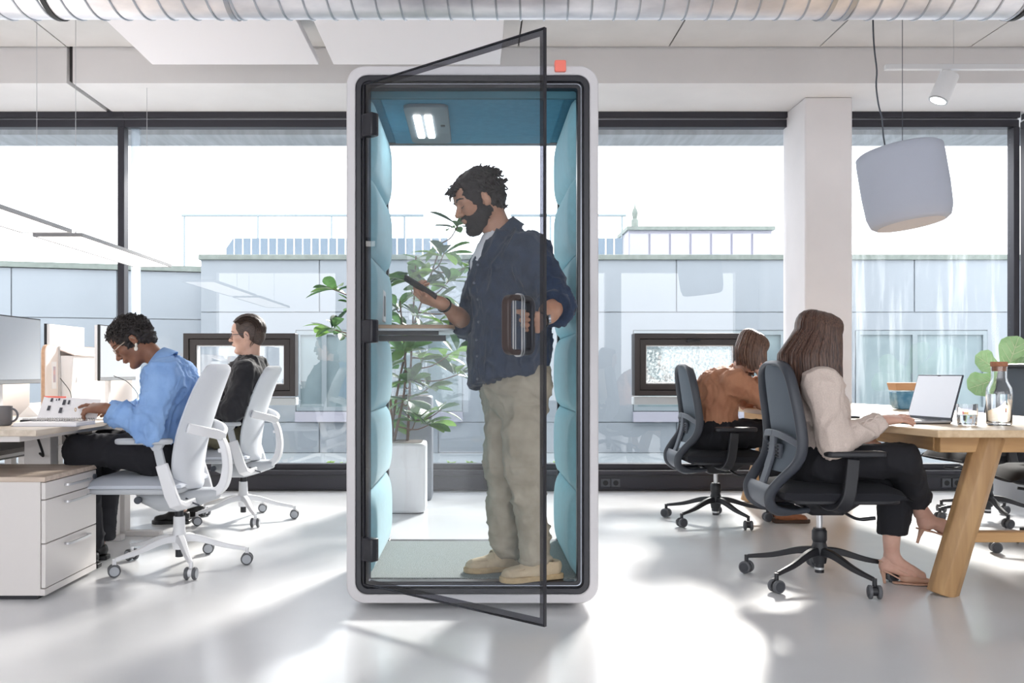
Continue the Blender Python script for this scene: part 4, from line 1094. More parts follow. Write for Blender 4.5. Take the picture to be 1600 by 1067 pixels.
sb_ = thing('snack_box', 'tiny red and yellow snack box on the table behind carafe', 'box', (2.62, 4.9, 0.74))
MB().box(2.60,2.64,4.88,4.92,0.742,0.768).build('carton', mat('red_card', srgb(222, 74, 92), 0.6), sb_)
MB().box(2.60,2.64,4.878,4.88,0.752,0.768).build('yellow_band', mat('yellow_card', srgb(236, 196, 80), 0.6), sb_)
ph2 = MB().prism(rrect(1.92,2.05,4.86,4.93,0.01,4), (0,0,0.741), (1,0,0), (0,1,0), (0,0,0.009)).build('table_phone', M['black_pl'], label='black phone lying on the table beside the cream sweater', cat='phone', bev=0.002)
MB().prism(rrect(1.925,2.045,4.865,4.925,0.008,4), (0,0,0.7501), (1,0,0), (0,1,0), (0,0,0.0004)).build('screen', mat('phone_glass', srgb(70,72,82), 0.15), ph2)
nb = thing('open_book', 'open white book on table under brown blouse person elbow', 'book', (2.03, 6.05, 0.74))
MB().box(1.90,2.06,5.85,6.06,0.742,0.756).build('page_block', paper, nb, bev=0.003)
MB().box(1.90,2.06,6.062,6.27,0.742,0.752).build('page_block', paper, nb, bev=0.003)
# ================================================================== PLANTS
def leaf_mat(name, c, c2, tr=0.35):
    m = mat(name, c, 0.45, c2=c2, vscale=5, spec=0.4)
    nt = m.node_tree; N = nt.nodes; L = nt.links; b = N['Principled BSDF']; out = N['Material Output']
    t = N.new('ShaderNodeBsdfTranslucent'); t.inputs['Color'].default_value = (*[min(1, x*1.5) for x in c], 1)
    mx = N.new('ShaderNodeMixShader'); mx.inputs['Fac'].default_value = tr
    L.new(b.outputs['BSDF'], mx.inputs[1]); L.new(t.outputs['BSDF'], mx.inputs[2]); L.new(mx.outputs['Shader'], out.inputs['Surface'])
    return m
def leaf_mesh(name, m, prof, length, fold=0.25, droop=0.25, wavy=0.0):
    """prof: list of (s along 0..1, half width fraction)"""
    vs, fs = [], []
    for i, (s, w) in enumerate(prof):
        z = -droop*length*s*s
        wv = wavy*length*math.sin(i*2.1)
        for q in (-1, -0.5, 0, 0.5, 1):
            vs.append((s*length, q*w*length, z + abs(q)*w*length*fold + wv*abs(q)))
    n = len(prof)
    for i in range(n-1):
        for k in range(4): fs.append((i*5+k, i*5+k+1, (i+1)*5+k+1, (i+1)*5+k))
    me = bpy.data.meshes.new(name); me.from_pydata(vs, [], fs); me.materials.append(m); me.shade_smooth()
    return me
def put_leaf(me, parent, p, direction, roll, scale, nm='leaf'):
    o = bpy.data.objects.new(nm, me); col.objects.link(o); o.parent = parent
    x = Vector(direction).normalized(); a, b = frame_of(x)
    y = (a*math.cos(roll)+b*math.sin(roll)); z = x.cross(y)
    if z.z < 0 and abs(roll) < 1.2: y, z = -y, -z
    R = Matrix((x, y, z)).transposed().to_4x4()
    o.matrix_local = Matrix.Translation(Vector(p)-wl(parent)) @ R @ Matrix.Scale(scale, 4)
    return o
ob = [(0, 0.012), (0.08, 0.02), (0.25, 0.11), (0.45, 0.18), (0.65, 0.205), (0.82, 0.17), (0.94, 0.085), (1.0, 0.01)]
lm1 = leaf_mat('leaf_green', srgb(86, 122, 76), srgb(54, 86, 56))
lm2 = leaf_mat('leaf_light_green', srgb(110, 146, 76), srgb(82, 118, 62), 0.35)
lm3 = leaf_mat('leaf_dark_green', srgb(58, 90, 66), srgb(40, 68, 52), 0.2)
leaves = [leaf_mesh('plant_leaf', m, ob, 1.0, f, d) for m, f, d in ((lm1, 0.3, 0.2), (lm2, 0.2, 0.35), (lm3, 0.35, 0.15), (lm1, 0.25, 0.05))]
PD = 6.52
plant_c = Vector(((630-CX)/F*PD, PD, 0))
pot_m = mat('white_planter', srgb(226, 227, 229), 0.45)
pc = plant_c.copy(); pc.x = -0.53
pp = thing('planter', 'white rounded square planter holding the tall leafy plant', 'planter', (pc.x, PD, 0))
MB().prism(rrect(pc.x-0.185, pc.x+0.185, PD-0.185, PD+0.185, 0.07, 6), (0,0,0.004), (1,0,0), (0,1,0), (0,0,0.485)).build('pot', pot_m, pp, bev=0.02, seg=3)
MB().prism(rrect(pc.x-0.155, pc.x+0.155, PD-0.155, PD+0.155, 0.05, 6), (0,0,0.482), (1,0,0), (0,1,0), (0,0,0.010)).build('soil', mat('dark_soil', srgb(70, 58, 50), 0.95, bump=0.5, bscale=60), pp)
MB().prism(rrect(pc.x-0.17, pc.x+0.17, PD-0.17, PD+0.17, 0.06, 6), (0,0,0.0), (1,0,0), (0,1,0), (0,0,0.005)).build('foot', M['black_pl'], pp)
p2 = thing('planter', 'dark grey planter standing behind the white one', 'planter', (-0.45, 7.15, 0))
MB().prism(rrect(-0.62, -0.33, 6.98, 7.30, 0.06, 6), (0,0,0.0), (1,0,0), (0,1,0), (0,0,0.80)).build('pot', mat('grey_planter', srgb(128, 134, 142), 0.6), p2, bev=0.02, seg=3)
MB().prism(rrect(-0.59, -0.36, 7.01, 7.27, 0.05, 6), (0,0,0.798), (1,0,0), (0,1,0), (0,0,0.006)).build('soil', mat('dark_soil2', srgb(70, 58, 50), 0.95), p2)
pt = thing('potted_plant', 'tall leafy green plant in the white planter behind the booth', 'plant', (pc.x, PD, 0.49))
bark = mat('plant_bark', srgb(120, 92, 78), 0.8, var=0.3, vscale=40)
rp = random.Random(21)
tips = [(520,452,0),(512,512,0),(530,520,1),(716,352,0),(694,395,0),(664,412,1),(640,436,0),(612,440,1),(703,437,0),(728,418,1),(618,476,0),(655,492,0),(690,500,1),(722,480,0),
        (632,548,0),(662,560,1),(700,556,0),(718,584,0),(642,596,0),(608,604,1),(672,604,0),(690,640,0),(624,636,1),(650,655,0),(672,668,0),(606,570,0),(590,500,1),(580,560,0),(560,480,1),(648,520,0),(680,470,0),(600,660,1),(640,624,0),(715,548,1),(670,445,0),(630,508,0)]
stems = []
for k in range(4):
    b0 = Vector((pc.x+rp.uniform(-0.08,0.08), PD+rp.uniform(-0.08,0.08), 0.49))
    t0 = px([600, 650, 690, 625][k], [430, 400, 380, 470][k], PD+rp.uniform(-0.1,0.15))
    mid = b0.lerp(t0, 0.45)+Vector((rp.uniform(-0.06,0.06), rp.uniform(-0.05,0.05), 0))
    path = smooth_path([b0, mid, t0], 8)
    stems.append(path)
    MB().tube(path, [0.011-0.0004*i for i in range(len(path))], 7).build('stem', bark, pt, smooth=60)
nleaf = 0
for (tx, ty, back) in tips:
    tip = px(tx, ty, PD + (0.18 if back else -0.08) + rp.uniform(-0.12, 0.12))
    tip.z = max(tip.z, 0.62)
    best = min((q for s_ in stems for q in s_ if q.z < tip.z-0.03 or q.z < 0.62), key=lambda q: (q-tip).length)
    bp_ = smooth_path([best, best.lerp(tip, 0.55)+Vector((0,0,-0.03)), tip], 5)
    MB().tube(bp_, [0.006-0.0003*i for i in range(len(bp_))], 6).build('branch', bark, pt, smooth=60)
    outd = (tip-best); outd = outd.normalized() if outd.length > 1e-4 else Vector((0,0,1))
    n = rp.randint(7, 9)
    a0 = rp.uniform(0, 2*PI)
    for i in range(n):
        a = a0+2*PI*i/n+rp.uniform(-0.3, 0.3)
        el = rp.uniform(-0.35, 0.75)
        d = Vector((math.cos(a)*math.cos(el), math.sin(a)*math.cos(el), math.sin(el))) + outd*0.35
        s_ = rp.uniform(0.14, 0.22)
        base = tip - outd*rp.uniform(0, 0.05)
        put_leaf(leaves[rp.choice([0,0,1,2,3,1])], pt, base, d, rp.uniform(-0.6, 0.6), s_); nleaf += 1
# fiddle-leaf plant at the right window
fp = Vector((4.12, 6.95, 0))
fpot = thing('planter', 'grey round planter at right edge behind the table', 'planter', (fp.x, fp.y, 0))
MB().lathe([(0,0),(0.15,0),(0.19,0.42),(0.175,0.42),(0.17,0.38),(0,0.38)], (fp.x,fp.y,0), 28, cap=False).build('pot', mat('grey_pot', srgb(150,152,156), 0.6), fpot, smooth=45)
ft = thing('potted_plant', 'fiddle-leaf plant with big pale leaves at right edge', 'plant', (fp.x, fp.y, 0.38))
MB().tube(smooth_path([(fp.x,fp.y,0.38), (fp.x-0.02,fp.y,0.7), (fp.x-0.05,fp.y-0.02,0.85), (fp.x-0.09, fp.y, 0.97)], 6), 0.012, 8).build('stem', bark, ft, smooth=60)
fl_m = leaf_mat('fiddle_leaf_green', srgb(142, 172, 128), srgb(112, 148, 98), 0.15)
fid = [(0, 0.02), (0.05, 0.05), (0.15, 0.15), (0.27, 0.19), (0.38, 0.18), (0.52, 0.23), (0.68, 0.30), (0.82, 0.29), (0.93, 0.19), (1.0, 0.03)]
fmesh = leaf_mesh('fiddle_leaf', fl_m, fid, 1.0, 0.22, 0.12, 0.03)
rib_m = mat('pale_leaf_rib', srgb(206, 220, 178), 0.5)
fmesh.materials.append(rib_m)
def _ribs(me):
    bm = bmesh.new(); bm.from_mesh(me)
    def zf(x, y): return -0.12*x*x + abs(y)*0.22 + 0.012
    def strip(p, q, w0, w1):
        d = Vector((q[0]-p[0], q[1]-p[1], 0)).normalized(); n_ = Vector((-d.y, d.x, 0))
        prev = None
        for i in range(5):
            t = i/4; x, y = p[0]+(q[0]-p[0])*t, p[1]+(q[1]-p[1])*t; w = w0+(w1-w0)*t
            a_ = bm.verts.new((x+n_.x*w, y+n_.y*w, zf(x, y))); b_ = bm.verts.new((x-n_.x*w, y-n_.y*w, zf(x, y)))
            if prev: f_ = bm.faces.new((prev[0], prev[1], b_, a_)); f_.material_index = 1
            prev = (a_, b_)
    strip((-0.05,0), (0.97,0), 0.016, 0.005)
    for x0, x1, y1 in ((0.15,0.32,0.15),(0.30,0.50,0.18),(0.45,0.68,0.24),(0.60,0.83,0.23),(0.74,0.92,0.15)):
        for sg in (-1,1): strip((x0,0), (x1,y1*sg), 0.008, 0.003)
    bm.to_mesh(me); bm.free()
_ribs(fmesh)
for (bx_, by_, tx, ty, dd, s_, rl_) in ((1566,598,1594,524,0,0.40,1.1),(1566,585,1530,556,-0.1,0.26,0.7),(1568,590,1518,604,-0.12,0.26,0.9),(1572,590,1612,562,-0.1,0.30,0.9),(1574,600,1640,540,0.1,0.36,0.6),(1574,610,1620,620,0.1,0.30,0.5),(1570,640,1650,640,-0.1,0.30,0.4),(1560,590,1590,640,-0.15,0.26,0.5)):
    b0, t0 = px(bx_, by_, fp.y), px(tx, ty, fp.y+dd)
    o = put_leaf(fmesh, ft, b0, t0-b0, 0, (t0-b0).length*1.0)
    # turn the blade towards the room
    x = (t0-b0).normalized(); zf = Vector((-0.25, -1.0, 0.35*rl_)); zf = (zf-x*zf.dot(x)).normalized(); y = zf.cross(x)
    o.matrix_local = Matrix.Translation(b0-wl(ft)) @ Matrix((x, y, zf)).transposed().to_4x4() @ Matrix.Scale((t0-b0).length, 4)
# ================================================================== PEOPLE (signed distance volumes -> one smooth mesh)
def npv(v): return np.array(tuple(v), dtype=np.float32)
def vnoise(p):
    """value noise in -1..1 for an (n,3) array"""
    i = np.floor(p).astype(np.int64); f = p - i
    u = f*f*f*(f*(f*6-15)+10)
    def h(dx, dy, dz):
        n = (i[:,0]+dx)*374761393 + (i[:,1]+dy)*668265263 + (i[:,2]+dz)*2147483647*3 + 1013904223
        n = (n ^ (n >> 13)) * 1274126177
        n = n ^ (n >> 16)
        return (n & 0xffff).astype(np.float64)/32767.5 - 1
    def lx(dy, dz): a = h(0,dy,dz); return a+(h(1,dy,dz)-a)*u[:,0]
    def ly(dz): a = lx(0,dz); return a+(lx(1,dz)-a)*u[:,1]
    a = ly(0); return a+(ly(1)-a)*u[:,2]

class Vol:
    def __init__(s, lo, hi, h):
        s.lo = np.array(lo, dtype=np.float32); s.h = h
        s.n = np.maximum(np.ceil((np.array(hi)-s.lo)/h).astype(int)+1, 4)
        s.f = np.full(tuple(s.n), 1.0, dtype=np.float32)
        s.ax = [s.lo[i]+h*np.arange(s.n[i], dtype=np.float32) for i in range(3)]
    def sub(s, lo, hi):
        sl = []
        for i in range(3):
            a = int(max(0, math.floor((lo[i]-s.lo[i])/s.h))); b = int(min(s.n[i], math.ceil((hi[i]-s.lo[i])/s.h)+1))
            if b <= a: return None
            sl.append(slice(a, b))
        return tuple(sl)
    def pts(s, sl):
        return (s.ax[0][sl[0]][:,None,None], s.ax[1][sl[1]][None,:,None], s.ax[2][sl[2]][None,None,:])
    def comb(s, sl, d, k, mode):
        a = s.f[sl]
        if mode == 'add':
            if k > 0:
                h = np.maximum(k-np.abs(a-d), 0)/k; s.f[sl] = np.minimum(a, d)-h*h*k*0.25
            else: s.f[sl] = np.minimum(a, d)
        else:
            d = -d
            if k > 0:
                h = np.maximum(k-np.abs(a-d), 0)/k; s.f[sl] = np.maximum(a, d)+h*h*k*0.25
            else: s.f[sl] = np.maximum(a, d)
    def cone(s, a, b, ra, rb, k=0.02, squash=None, mode='add'):
        """round cone; squash=(dir, ratio): ratio<1 thinner along dir"""
        a, b = npv(a), npv(b); rm = max(ra, rb)*(1.0 if not squash else max(1.0, squash[1])) + k + 0.03
        sl = s.sub(np.minimum(a,b)-rm, np.maximum(a,b)+rm)
        if sl is None: return s
        X, Y, Z = s.pts(sl); ab = b-a; L2 = float(ab@ab)+1e-12
        dx, dy, dz = X-a[0], Y-a[1], Z-a[2]
        t = np.clip((dx*ab[0]+dy*ab[1]+dz*ab[2])/L2, 0, 1)
        qx, qy, qz = dx-t*ab[0], dy-t*ab[1], dz-t*ab[2]
        r = ra+(rb-ra)*t
        if squash:
            w = npv(Vector(squash[0]).normalized()); q = qx*w[0]+qy*w[1]+qz*w[2]
            e = (1.0/squash[1]**2-1.0)
            ln = np.sqrt(np.maximum(qx*qx+qy*qy+qz*qz+e*q*q, 1e-12))
            d = (ln-r)*min(1.0, squash[1]*1.15)
        else:
            d = np.sqrt(qx*qx+qy*qy+qz*qz)-r
        s.comb(sl, d, k, mode); return s
    def ell(s, c, r, k=0.02, R=None, mode='add'):
        c = npv(c); r = np.array(r, dtype=np.float32); rm = float(r.max())+k+0.03
        sl = s.sub(c-rm, c+rm)
        if sl is None: return s
        X, Y, Z = s.pts(sl); dx, dy, dz = X-c[0], Y-c[1], Z-c[2]
        if R is not None:
            R = [npv(v) for v in R]
            dx, dy, dz = [dx*w[0]+dy*w[1]+dz*w[2] for w in R]
        k0 = np.sqrt((dx/r[0])**2+(dy/r[1])**2+(dz/r[2])**2)
        k1 = np.sqrt((dx/r[0]**2)**2+(dy/r[1]**2)**2+(dz/r[2]**2)**2)
        d = k0*(k0-1)/np.maximum(k1, 1e-6)
        s.comb(sl, d, k, mode); return s
    def plane(s, p, n, k=0.0, near=None):
        """remove what lies on the +n side; near=(centre,radius) limits it"""
        p, n = npv(p), npv(Vector(n).normalized())
        if near is not None: c = npv(near[0]); sl = s.sub(c-near[1], c+near[1])
        else: sl = (slice(None),)*3
        if sl is None: return s
        X, Y, Z = s.pts(sl)
        d = (X-p[0])*n[0]+(Y-p[1])*n[1]+(Z-p[2])*n[2]
        if near is not None:
            dc = np.sqrt((X-c[0])**2+(Y-c[1])**2+(Z-c[2])**2)-near[1]*0.95
            d = np.minimum(d, -dc)
        a = s.f[sl]; s.f[sl] = np.maximum(a, d); return s
    def mesh(s, smooth=2):
        f = s.f; ins = f < 0
        c = np.zeros(tuple(s.n-1), dtype=np.int8)
        for dx in (0,1):
            for dy in (0,1):
                for dz in (0,1):
                    c += ins[dx:s.n[0]-1+dx, dy:s.n[1]-1+dy, dz:s.n[2]-1+dz]
        act = (c > 0) & (c < 8)
        ii = np.argwhere(act)
        idx = -np.ones(act.shape, dtype=np.int64); idx[act] = np.arange(len(ii))
        acc = np.zeros((len(ii),3)); cnt = np.zeros(len(ii))
        corn = [(0,0,0),(1,0,0),(0,1,0),(1,1,0),(0,0,1),(1,0,1),(0,1,1),(1,1,1)]
        val = [f[ii[:,0]+a, ii[:,1]+b, ii[:,2]+c_].astype(np.float64) for a,b,c_ in corn]
        for e0, e1 in ((0,1),(2,3),(4,5),(6,7),(0,2),(1,3),(4,6),(5,7),(0,4),(1,5),(2,6),(3,7)):
            v0, v1 = val[e0], val[e1]; m = (v0 < 0) != (v1 < 0)
            t = np.where(m, v0/np.where(m, v0-v1, 1), 0)
            P0, P1 = np.array(corn[e0]), np.array(corn[e1])
            acc += np.where(m[:,None], P0+(P1-P0)*t[:,None], 0); cnt += m
        V = s.lo + s.h*(ii + acc/cnt[:,None])
        Q = []
        for axn in range(3):
            o = [0,0,0]; o[axn] = 1
            n0 = s.n - np.array(o)
            A = ins[:n0[0], :n0[1], :n0[2]]; B = ins[o[0]:o[0]+n0[0], o[1]:o[1]+n0[1], o[2]:o[2]+n0[2]]
            e = np.argwhere(A != B)
            u, w = [(1,2),(2,0),(0,1)][axn]
            ok = (e[:,u] > 0) & (e[:,w] > 0) & (e[:,u] < s.n[u]-1) & (e[:,w] < s.n[w]-1)
            e = e[ok]
            if not len(e): continue
            def cell(du, dw):
                q = e.copy(); q[:,u] -= du; q[:,w] -= dw; return idx[q[:,0], q[:,1], q[:,2]]
            q = np.stack([cell(1,1), cell(0,1), cell(0,0), cell(1,0)], 1)
            fl = ins[e[:,0], e[:,1], e[:,2]]
            q[~fl] = q[~fl][:, ::-1]
            Q.append(q)
        Q = np.concatenate(Q) if Q else np.zeros((0,4), int)
        Q = Q[(Q >= 0).all(1)]
        for _ in range(smooth): V = lap(V, Q, 0.5)
        return V, Q

def lap(V, Q, lam):
    acc = np.zeros_like(V); cnt = np.zeros(len(V))
    for a, b in ((0,1),(1,2),(2,3),(3,0)):
        np.add.at(acc, Q[:,a], V[Q[:,b]]); np.add.at(acc, Q[:,b], V[Q[:,a]])
        np.add.at(cnt, Q[:,a], 1); np.add.at(cnt, Q[:,b], 1)
    return V + lam*(acc/np.maximum(cnt,1)[:,None]-V)

def normals(V, Q):
    n = np.cross(V[Q[:,2]]-V[Q[:,0]], V[Q[:,3]]-V[Q[:,1]])
    N = np.zeros_like(V)
    for k in range(4): np.add.at(N, Q[:,k], n)
    return N/np.maximum(np.linalg.norm(N, axis=1), 1e-12)[:,None]

def fold(V, Q, amp, scale, seed=0, sharp=1.0):
    """cloth creases: ridged, warped noise pushed along the normals"""
    N = normals(V, Q); st = np.array(scale)
    w = np.stack([vnoise(V*7+seed+k*17.3) for k in range(3)], 1)*0.05
    p = (V+w)*st + seed*3.7
    r = (1-np.abs(vnoise(p)))**4.5
    r2 = (1-np.abs(vnoise(p*2.1+9.1)))**3.0
    d = amp*((r-0.22)+0.4*(r2-0.3))
    return V + N*d[:,None]

def mesh_obj(name, parts, m, parent, smooth=True):
    V = np.concatenate([p[0] for p in parts]); off = 0; Qs = []
    for p in parts: Qs.append(p[1]+off); off += len(p[0])
    Q = np.concatenate(Qs)
    o_ = wl(parent); V = V - np.array(tuple(o_))
    me = bpy.data.meshes.new(name)
    me.vertices.add(len(V)); me.vertices.foreach_set('co', V.astype(np.float32).ravel())
    me.loops.add(len(Q)*4); me.loops.foreach_set('vertex_index', Q.astype(np.int32).ravel())
    me.polygons.add(len(Q)); me.polygons.foreach_set('loop_start', np.arange(0, len(Q)*4, 4, dtype=np.int32))
    me.polygons.foreach_set('loop_total', np.full(len(Q), 4, dtype=np.int32))
    me.update(calc_edges=True); me.validate()
    me.materials.append(m)
    if smooth: me.shade_smooth()
    o = bpy.data.objects.new(name, me); col.objects.link(o); o.parent = parent; WL[o.name] = wl(parent)
    return o

class Frame:
    """head frame: x forward, y left, z up, with scale"""
    def __init__(s, c, fwd, up=(0,0,1), sc=1.0):
        x = Vector(fwd).normalized(); u = Vector(up); u = (u-x*u.dot(x)).normalized(); y = u.cross(x)
        s.c = Vector(c); s.R = Matrix((x, y, u)).transposed(); s.sc = sc
        s.Rn = np.array(s.R); s.cn = npv(c).astype(np.float64)
    def w(s, p): return s.c + (s.R @ Vector(p))*s.sc
    def wn(s, V): return s.cn + (V @ s.Rn.T)*s.sc
    def loc(s, p): return (s.R.transposed() @ (Vector(p)-s.c))/s.sc

def head_parts(fr, neck_base, jaw=1.0, nose=1.0, ear=True, neck_r=0.056, h=0.0032, chin=1.0):
    nb = fr.loc(neck_base)
    lo = np.minimum(np.array([-0.135,-0.105,-0.15]), np.array(nb)-0.09); hi = np.maximum(np.array([0.145,0.105,0.15]), np.array(nb)+0.09)
    v = Vol(lo, hi, h)
    v.ell((-0.014,0,0.043), (0.098,0.077,0.088), 0.0)
    v.ell((0.028,0,-0.02), (0.064*1.0,0.060*jaw,0.088), 0.03)
    for sg in (-1,1):
        v.cone((-0.012,0.050*sg*jaw,-0.045), (0.055,0.018*sg,-0.100*chin), 0.022, 0.018, 0.03)
        v.ell((0.060,0.043*sg,-0.012), (0.026,0.022,0.022), 0.025)
    v.ell((0.070,0,-0.100*chin), (0.022,0.022,0.018), 0.02)
    v.cone((0.080,-0.030,0.028), (0.080,0.030,0.028), 0.014, 0.014, 0.02)
    v.ell((0.060,0,0.058), (0.034,0.056,0.036), 0.03)
    for sg in (-1,1):
        v.ell((0.100,0.032*sg,0.008), (0.019,0.020,0.014), 0.012, mode='sub')
        v.ell((0.0765,0.0315*sg,0.006), (0.0135,0.0150,0.0118), 0.004)
    v.cone((0.088,0,0.018), (0.113*nose,0,-0.022), 0.0075, 0.0105, 0.010)
    v.ell((0.110*nose,0,-0.024), (0.012,0.011,0.0095), 0.006)
    for sg in (-1,1): v.ell((0.098,0.0125*sg,-0.027), (0.011,0.0075,0.008), 0.006)
    v.ell((0.086,0,-0.052), (0.016,0.026,0.012), 0.012)
    v.ell((0.0925,0,-0.0505), (0.0105,0.021,0.0062), 0.004)
    v.ell((0.0905,0,-0.063), (0.0105,0.018,0.0066), 0.004)
    v.ell((0.096,0,-0.078), (0.012,0.03,0.007), 0.010, mode='sub')
    if ear:
        for sg in (-1,1):
            R = [(0.96,0.22*sg,-0.18), (-0.25*sg,0.97,0), (0.17,0.04,0.98)]
            v.ell((-0.012,0.079*sg,0.0), (0.019,0.0095,0.032), 0.004, R)
            v.ell((-0.009,0.088*sg,0.004), (0.0105,0.006,0.019), 0.004, R, mode='sub')
            v.ell((-0.006,0.079*sg,-0.024), (0.009,0.006,0.010), 0.004)
    v.cone((-0.035,0,-0.02), tuple(nb), neck_r, neck_r*1.08, 0.035)
    V, Q = v.mesh(2)
    return fr.wn(V), Q

def hand_parts(wrist, xd, back, right, curls, thumb, elbow=None, r_wr=0.027, r_el=0.042, h=0.0026, sc=1.0, spread=1.0):
    """forearm + hand. curls: four tuples of joint bends (degrees); thumb: (out, forward, palm) weights"""
    x = Vector(xd).normalized(); b = Vector(back); b = (b-x*b.dot(x)).normalized()
    th = b.cross(x) * (1 if right else -1)
    w = Vector(wrist)
    P = lambda a, t, n: w + (x*a + th*t + b*n)*sc
    pts = [w, P(0.2,0,0), P(0.1,0.08,0), P(0.1,-0.08,0), P(0.08,0,-0.12)]
    fl = w if elbow is None else Vector(elbow)
    lo = np.min([npv(p) for p in pts+[fl]], 0)-0.05; hi = np.max([npv(p) for p in pts+[fl]], 0)+0.05
    v = Vol(lo, hi, h)
    if elbow is not None:
        fa = Vector(elbow)
        v.cone(fa, fa.lerp(w,0.45), r_el, r_el*0.95, 0.0); v.cone(fa.lerp(w,0.4), w, r_el*0.95, r_wr, 0.02, (b, 0.86))
    sq = (b, 0.62)
    v.cone(P(0,0,0), P(0.03,0.004,0), r_wr*0.92, 0.030*sc, 0.02, sq)
    for t0, t1 in ((0.012,0.027),(0.004,0.009),(-0.006,-0.009),(-0.013,-0.026)):
        v.cone(P(0.012,t0,0), P(0.083-abs(t1)*0.18,t1,0.001), 0.0175*sc, 0.0135*sc, 0.014)
    v.cone(P(0.012,0.018,-0.006), P(0.055,0.026,-0.008), 0.017*sc, 0.013*sc, 0.012)
    segs = ((0.043,0.026,0.021),(0.047,0.030,0.022),(0.043,0.028,0.021),(0.034,0.021,0.018))
    for i in range(4):
        t1 = (0.0285,0.0095,-0.0095,-0.027)[i]; base = P(0.085-abs(t1)*0.2, t1, 0.001)
        sp = (0.10,0.02,-0.05,-0.14)[i]*spread
        ang = 0; p = base; r = (0.0088,0.0090,0.0086,0.0076)[i]*sc
        for j in range(3):
            ang += math.radians(curls[i][j])
            d = (x*math.cos(ang) - b*math.sin(ang) + th*sp*math.cos(ang)).normalized()
            q = p + d*segs[i][j]*sc
            v.cone(p, q, r, r*0.93, 0.005); p = q; r *= 0.93
    o, f, n = thumb
    p = P(0.022,0.026,-0.008); d1 = (th*o + x*f - b*n).normalized(); d2 = (th*o*0.45 + x*(f+0.35) - b*(n+0.25)).normalized()
    q = p + d1*0.042*sc; v.cone(p, q, 0.0145*sc, 0.0112*sc, 0.012)
    q2 = q + d2*0.030*sc; v.cone(q, q2, 0.0108*sc, 0.0098*sc, 0.005); q3 = q2 + d2*0.022*sc; v.cone(q2, q3, 0.0098*sc, 0.0082*sc, 0.004)
    return v.mesh(1)

def bbox(pts, pad):
    a = np.array([npv(p) for p in pts]); return a.min(0)-pad, a.max(0)+pad

def hair_cap(fr, grow=0.012, h=0.004, front=0.0, nape=-0.055, ear_cut=True, side=-0.01):
    v = Vol((-0.15,-0.12,-0.12), (0.14,0.12,0.17), h)
    g = grow
    v.ell((-0.014,0,0.043), (0.098+g,0.077+g*0.9,0.088+g), 0)
    v.ell((-0.045,0,-0.005), (0.066+g,0.064+g*0.6,0.075), 0.03)
    v.ell((0.098+front,0,-0.022), (0.075,0.105,0.098), 0.008, mode='sub')        # face opening
    v.ell((0.035+front,0,-0.10), (0.075,0.12,0.082-side), 0.008, mode='sub')      # cheeks
    if ear_cut:
        for sg in (-1,1): v.ell((-0.010,0.092*sg,-0.008), (0.024,0.03,0.036), 0.006, mode='sub')
    v.plane((0,0,nape), (0.35,0,-1))
    V, Q = v.mesh(2)
    return V, Q

def tufts(fr, roots, dirs, length, rad, curl, seed, n=5, seg=6, wave=0.0):
    """curly or wavy locks; roots and dirs in head coordinates"""
    rr_ = random.Random(seed); mb = MB()
    for p, d in zip(roots, dirs):
        p, d = Vector(p), Vector(d).normalized(); a, b = frame_of(d)
        L = length*rr_.uniform(0.7, 1.25); ph = rr_.uniform(0, 2*PI); cr = curl*rr_.uniform(0.6, 1.2); turns = rr_.uniform(0.7, 1.4)
        pts = []
        for i in range(seg+1):
            t = i/seg; an = ph+2*PI*turns*t
            pts.append(fr.w(p + d*L*t + (a*math.cos(an)+b*math.sin(an))*cr*min(1, t*2)))
        mb.tube(pts, [rad*(1-0.55*(i/seg)**2) for i in range(seg+1)], n)
    return mb
def skin_mat(name, c, c2): return mat(name, c, 0.48, c2=c2, vscale=12, sss=0.12, bump=0.02, bscale=250, spec=0.4)
rs = random.Random(5)

def collar(parent, nb, axis, fwd, m, r=0.062, hgt=0.036, gap=26, drop=0.045, flare=0.026, name='collar'):
    ax = Vector(axis).normalized(); f = Vector(fwd); f = (f-ax*f.dot(ax)).normalized(); l = ax.cross(f)
    nb = Vector(nb); rows = [[] for _ in range(5)]
    for k in range(33):
        a = math.radians(gap + (360-2*gap)*k/32); e = abs(k-16)/16.0
        d = f*math.cos(a)+l*math.sin(a)
        lowr = drop*max(0, e-0.45)/0.55
        rows[0].append(nb+d*(r+0.004)-ax*(0.012+lowr*0.25))
        rows[1].append(nb+d*r+ax*(hgt-lowr*0.3))
        rows[2].append(nb+d*(r+0.006)+ax*(hgt+0.004-lowr*0.3))
        rows[3].append(nb+d*(r+flare*0.7)+ax*(hgt*0.35-lowr*0.6))
        rows[4].append(nb+d*(r+flare+0.012*e)-ax*(0.006+lowr))
    return MB().grid(rows).build(name, m, parent, smooth=180, solid=0.004)

def glasses(parent, fr, m, name='glasses', r=0.021):
    mb = MB()
    for sg in (-1,1):
        c = Vector((0.104,0.034*sg,0.004))
        mb.tube([fr.w(c+Vector((-0.004*abs(math.sin(a))*0, r*1.1*math.cos(a), r*0.85*math.sin(a)))) for a in [2*PI*k/18 for k in range(19)]], 0.0023, 5)
        mb.tube([fr.w((0.102,0.056*sg,0.010)), fr.w((0.06,0.074*sg,0.012)), fr.w((-0.01,0.083*sg,0.010)), fr.w((-0.022,0.084*sg,-0.006))], 0.0024, 5)
    mb.tube([fr.w((0.105,-0.012,0.008)), fr.w((0.108,0,0.011)), fr.w((0.105,0.012,0.008))], 0.0016, 5)
    return mb.build(name, m, parent, smooth=60)

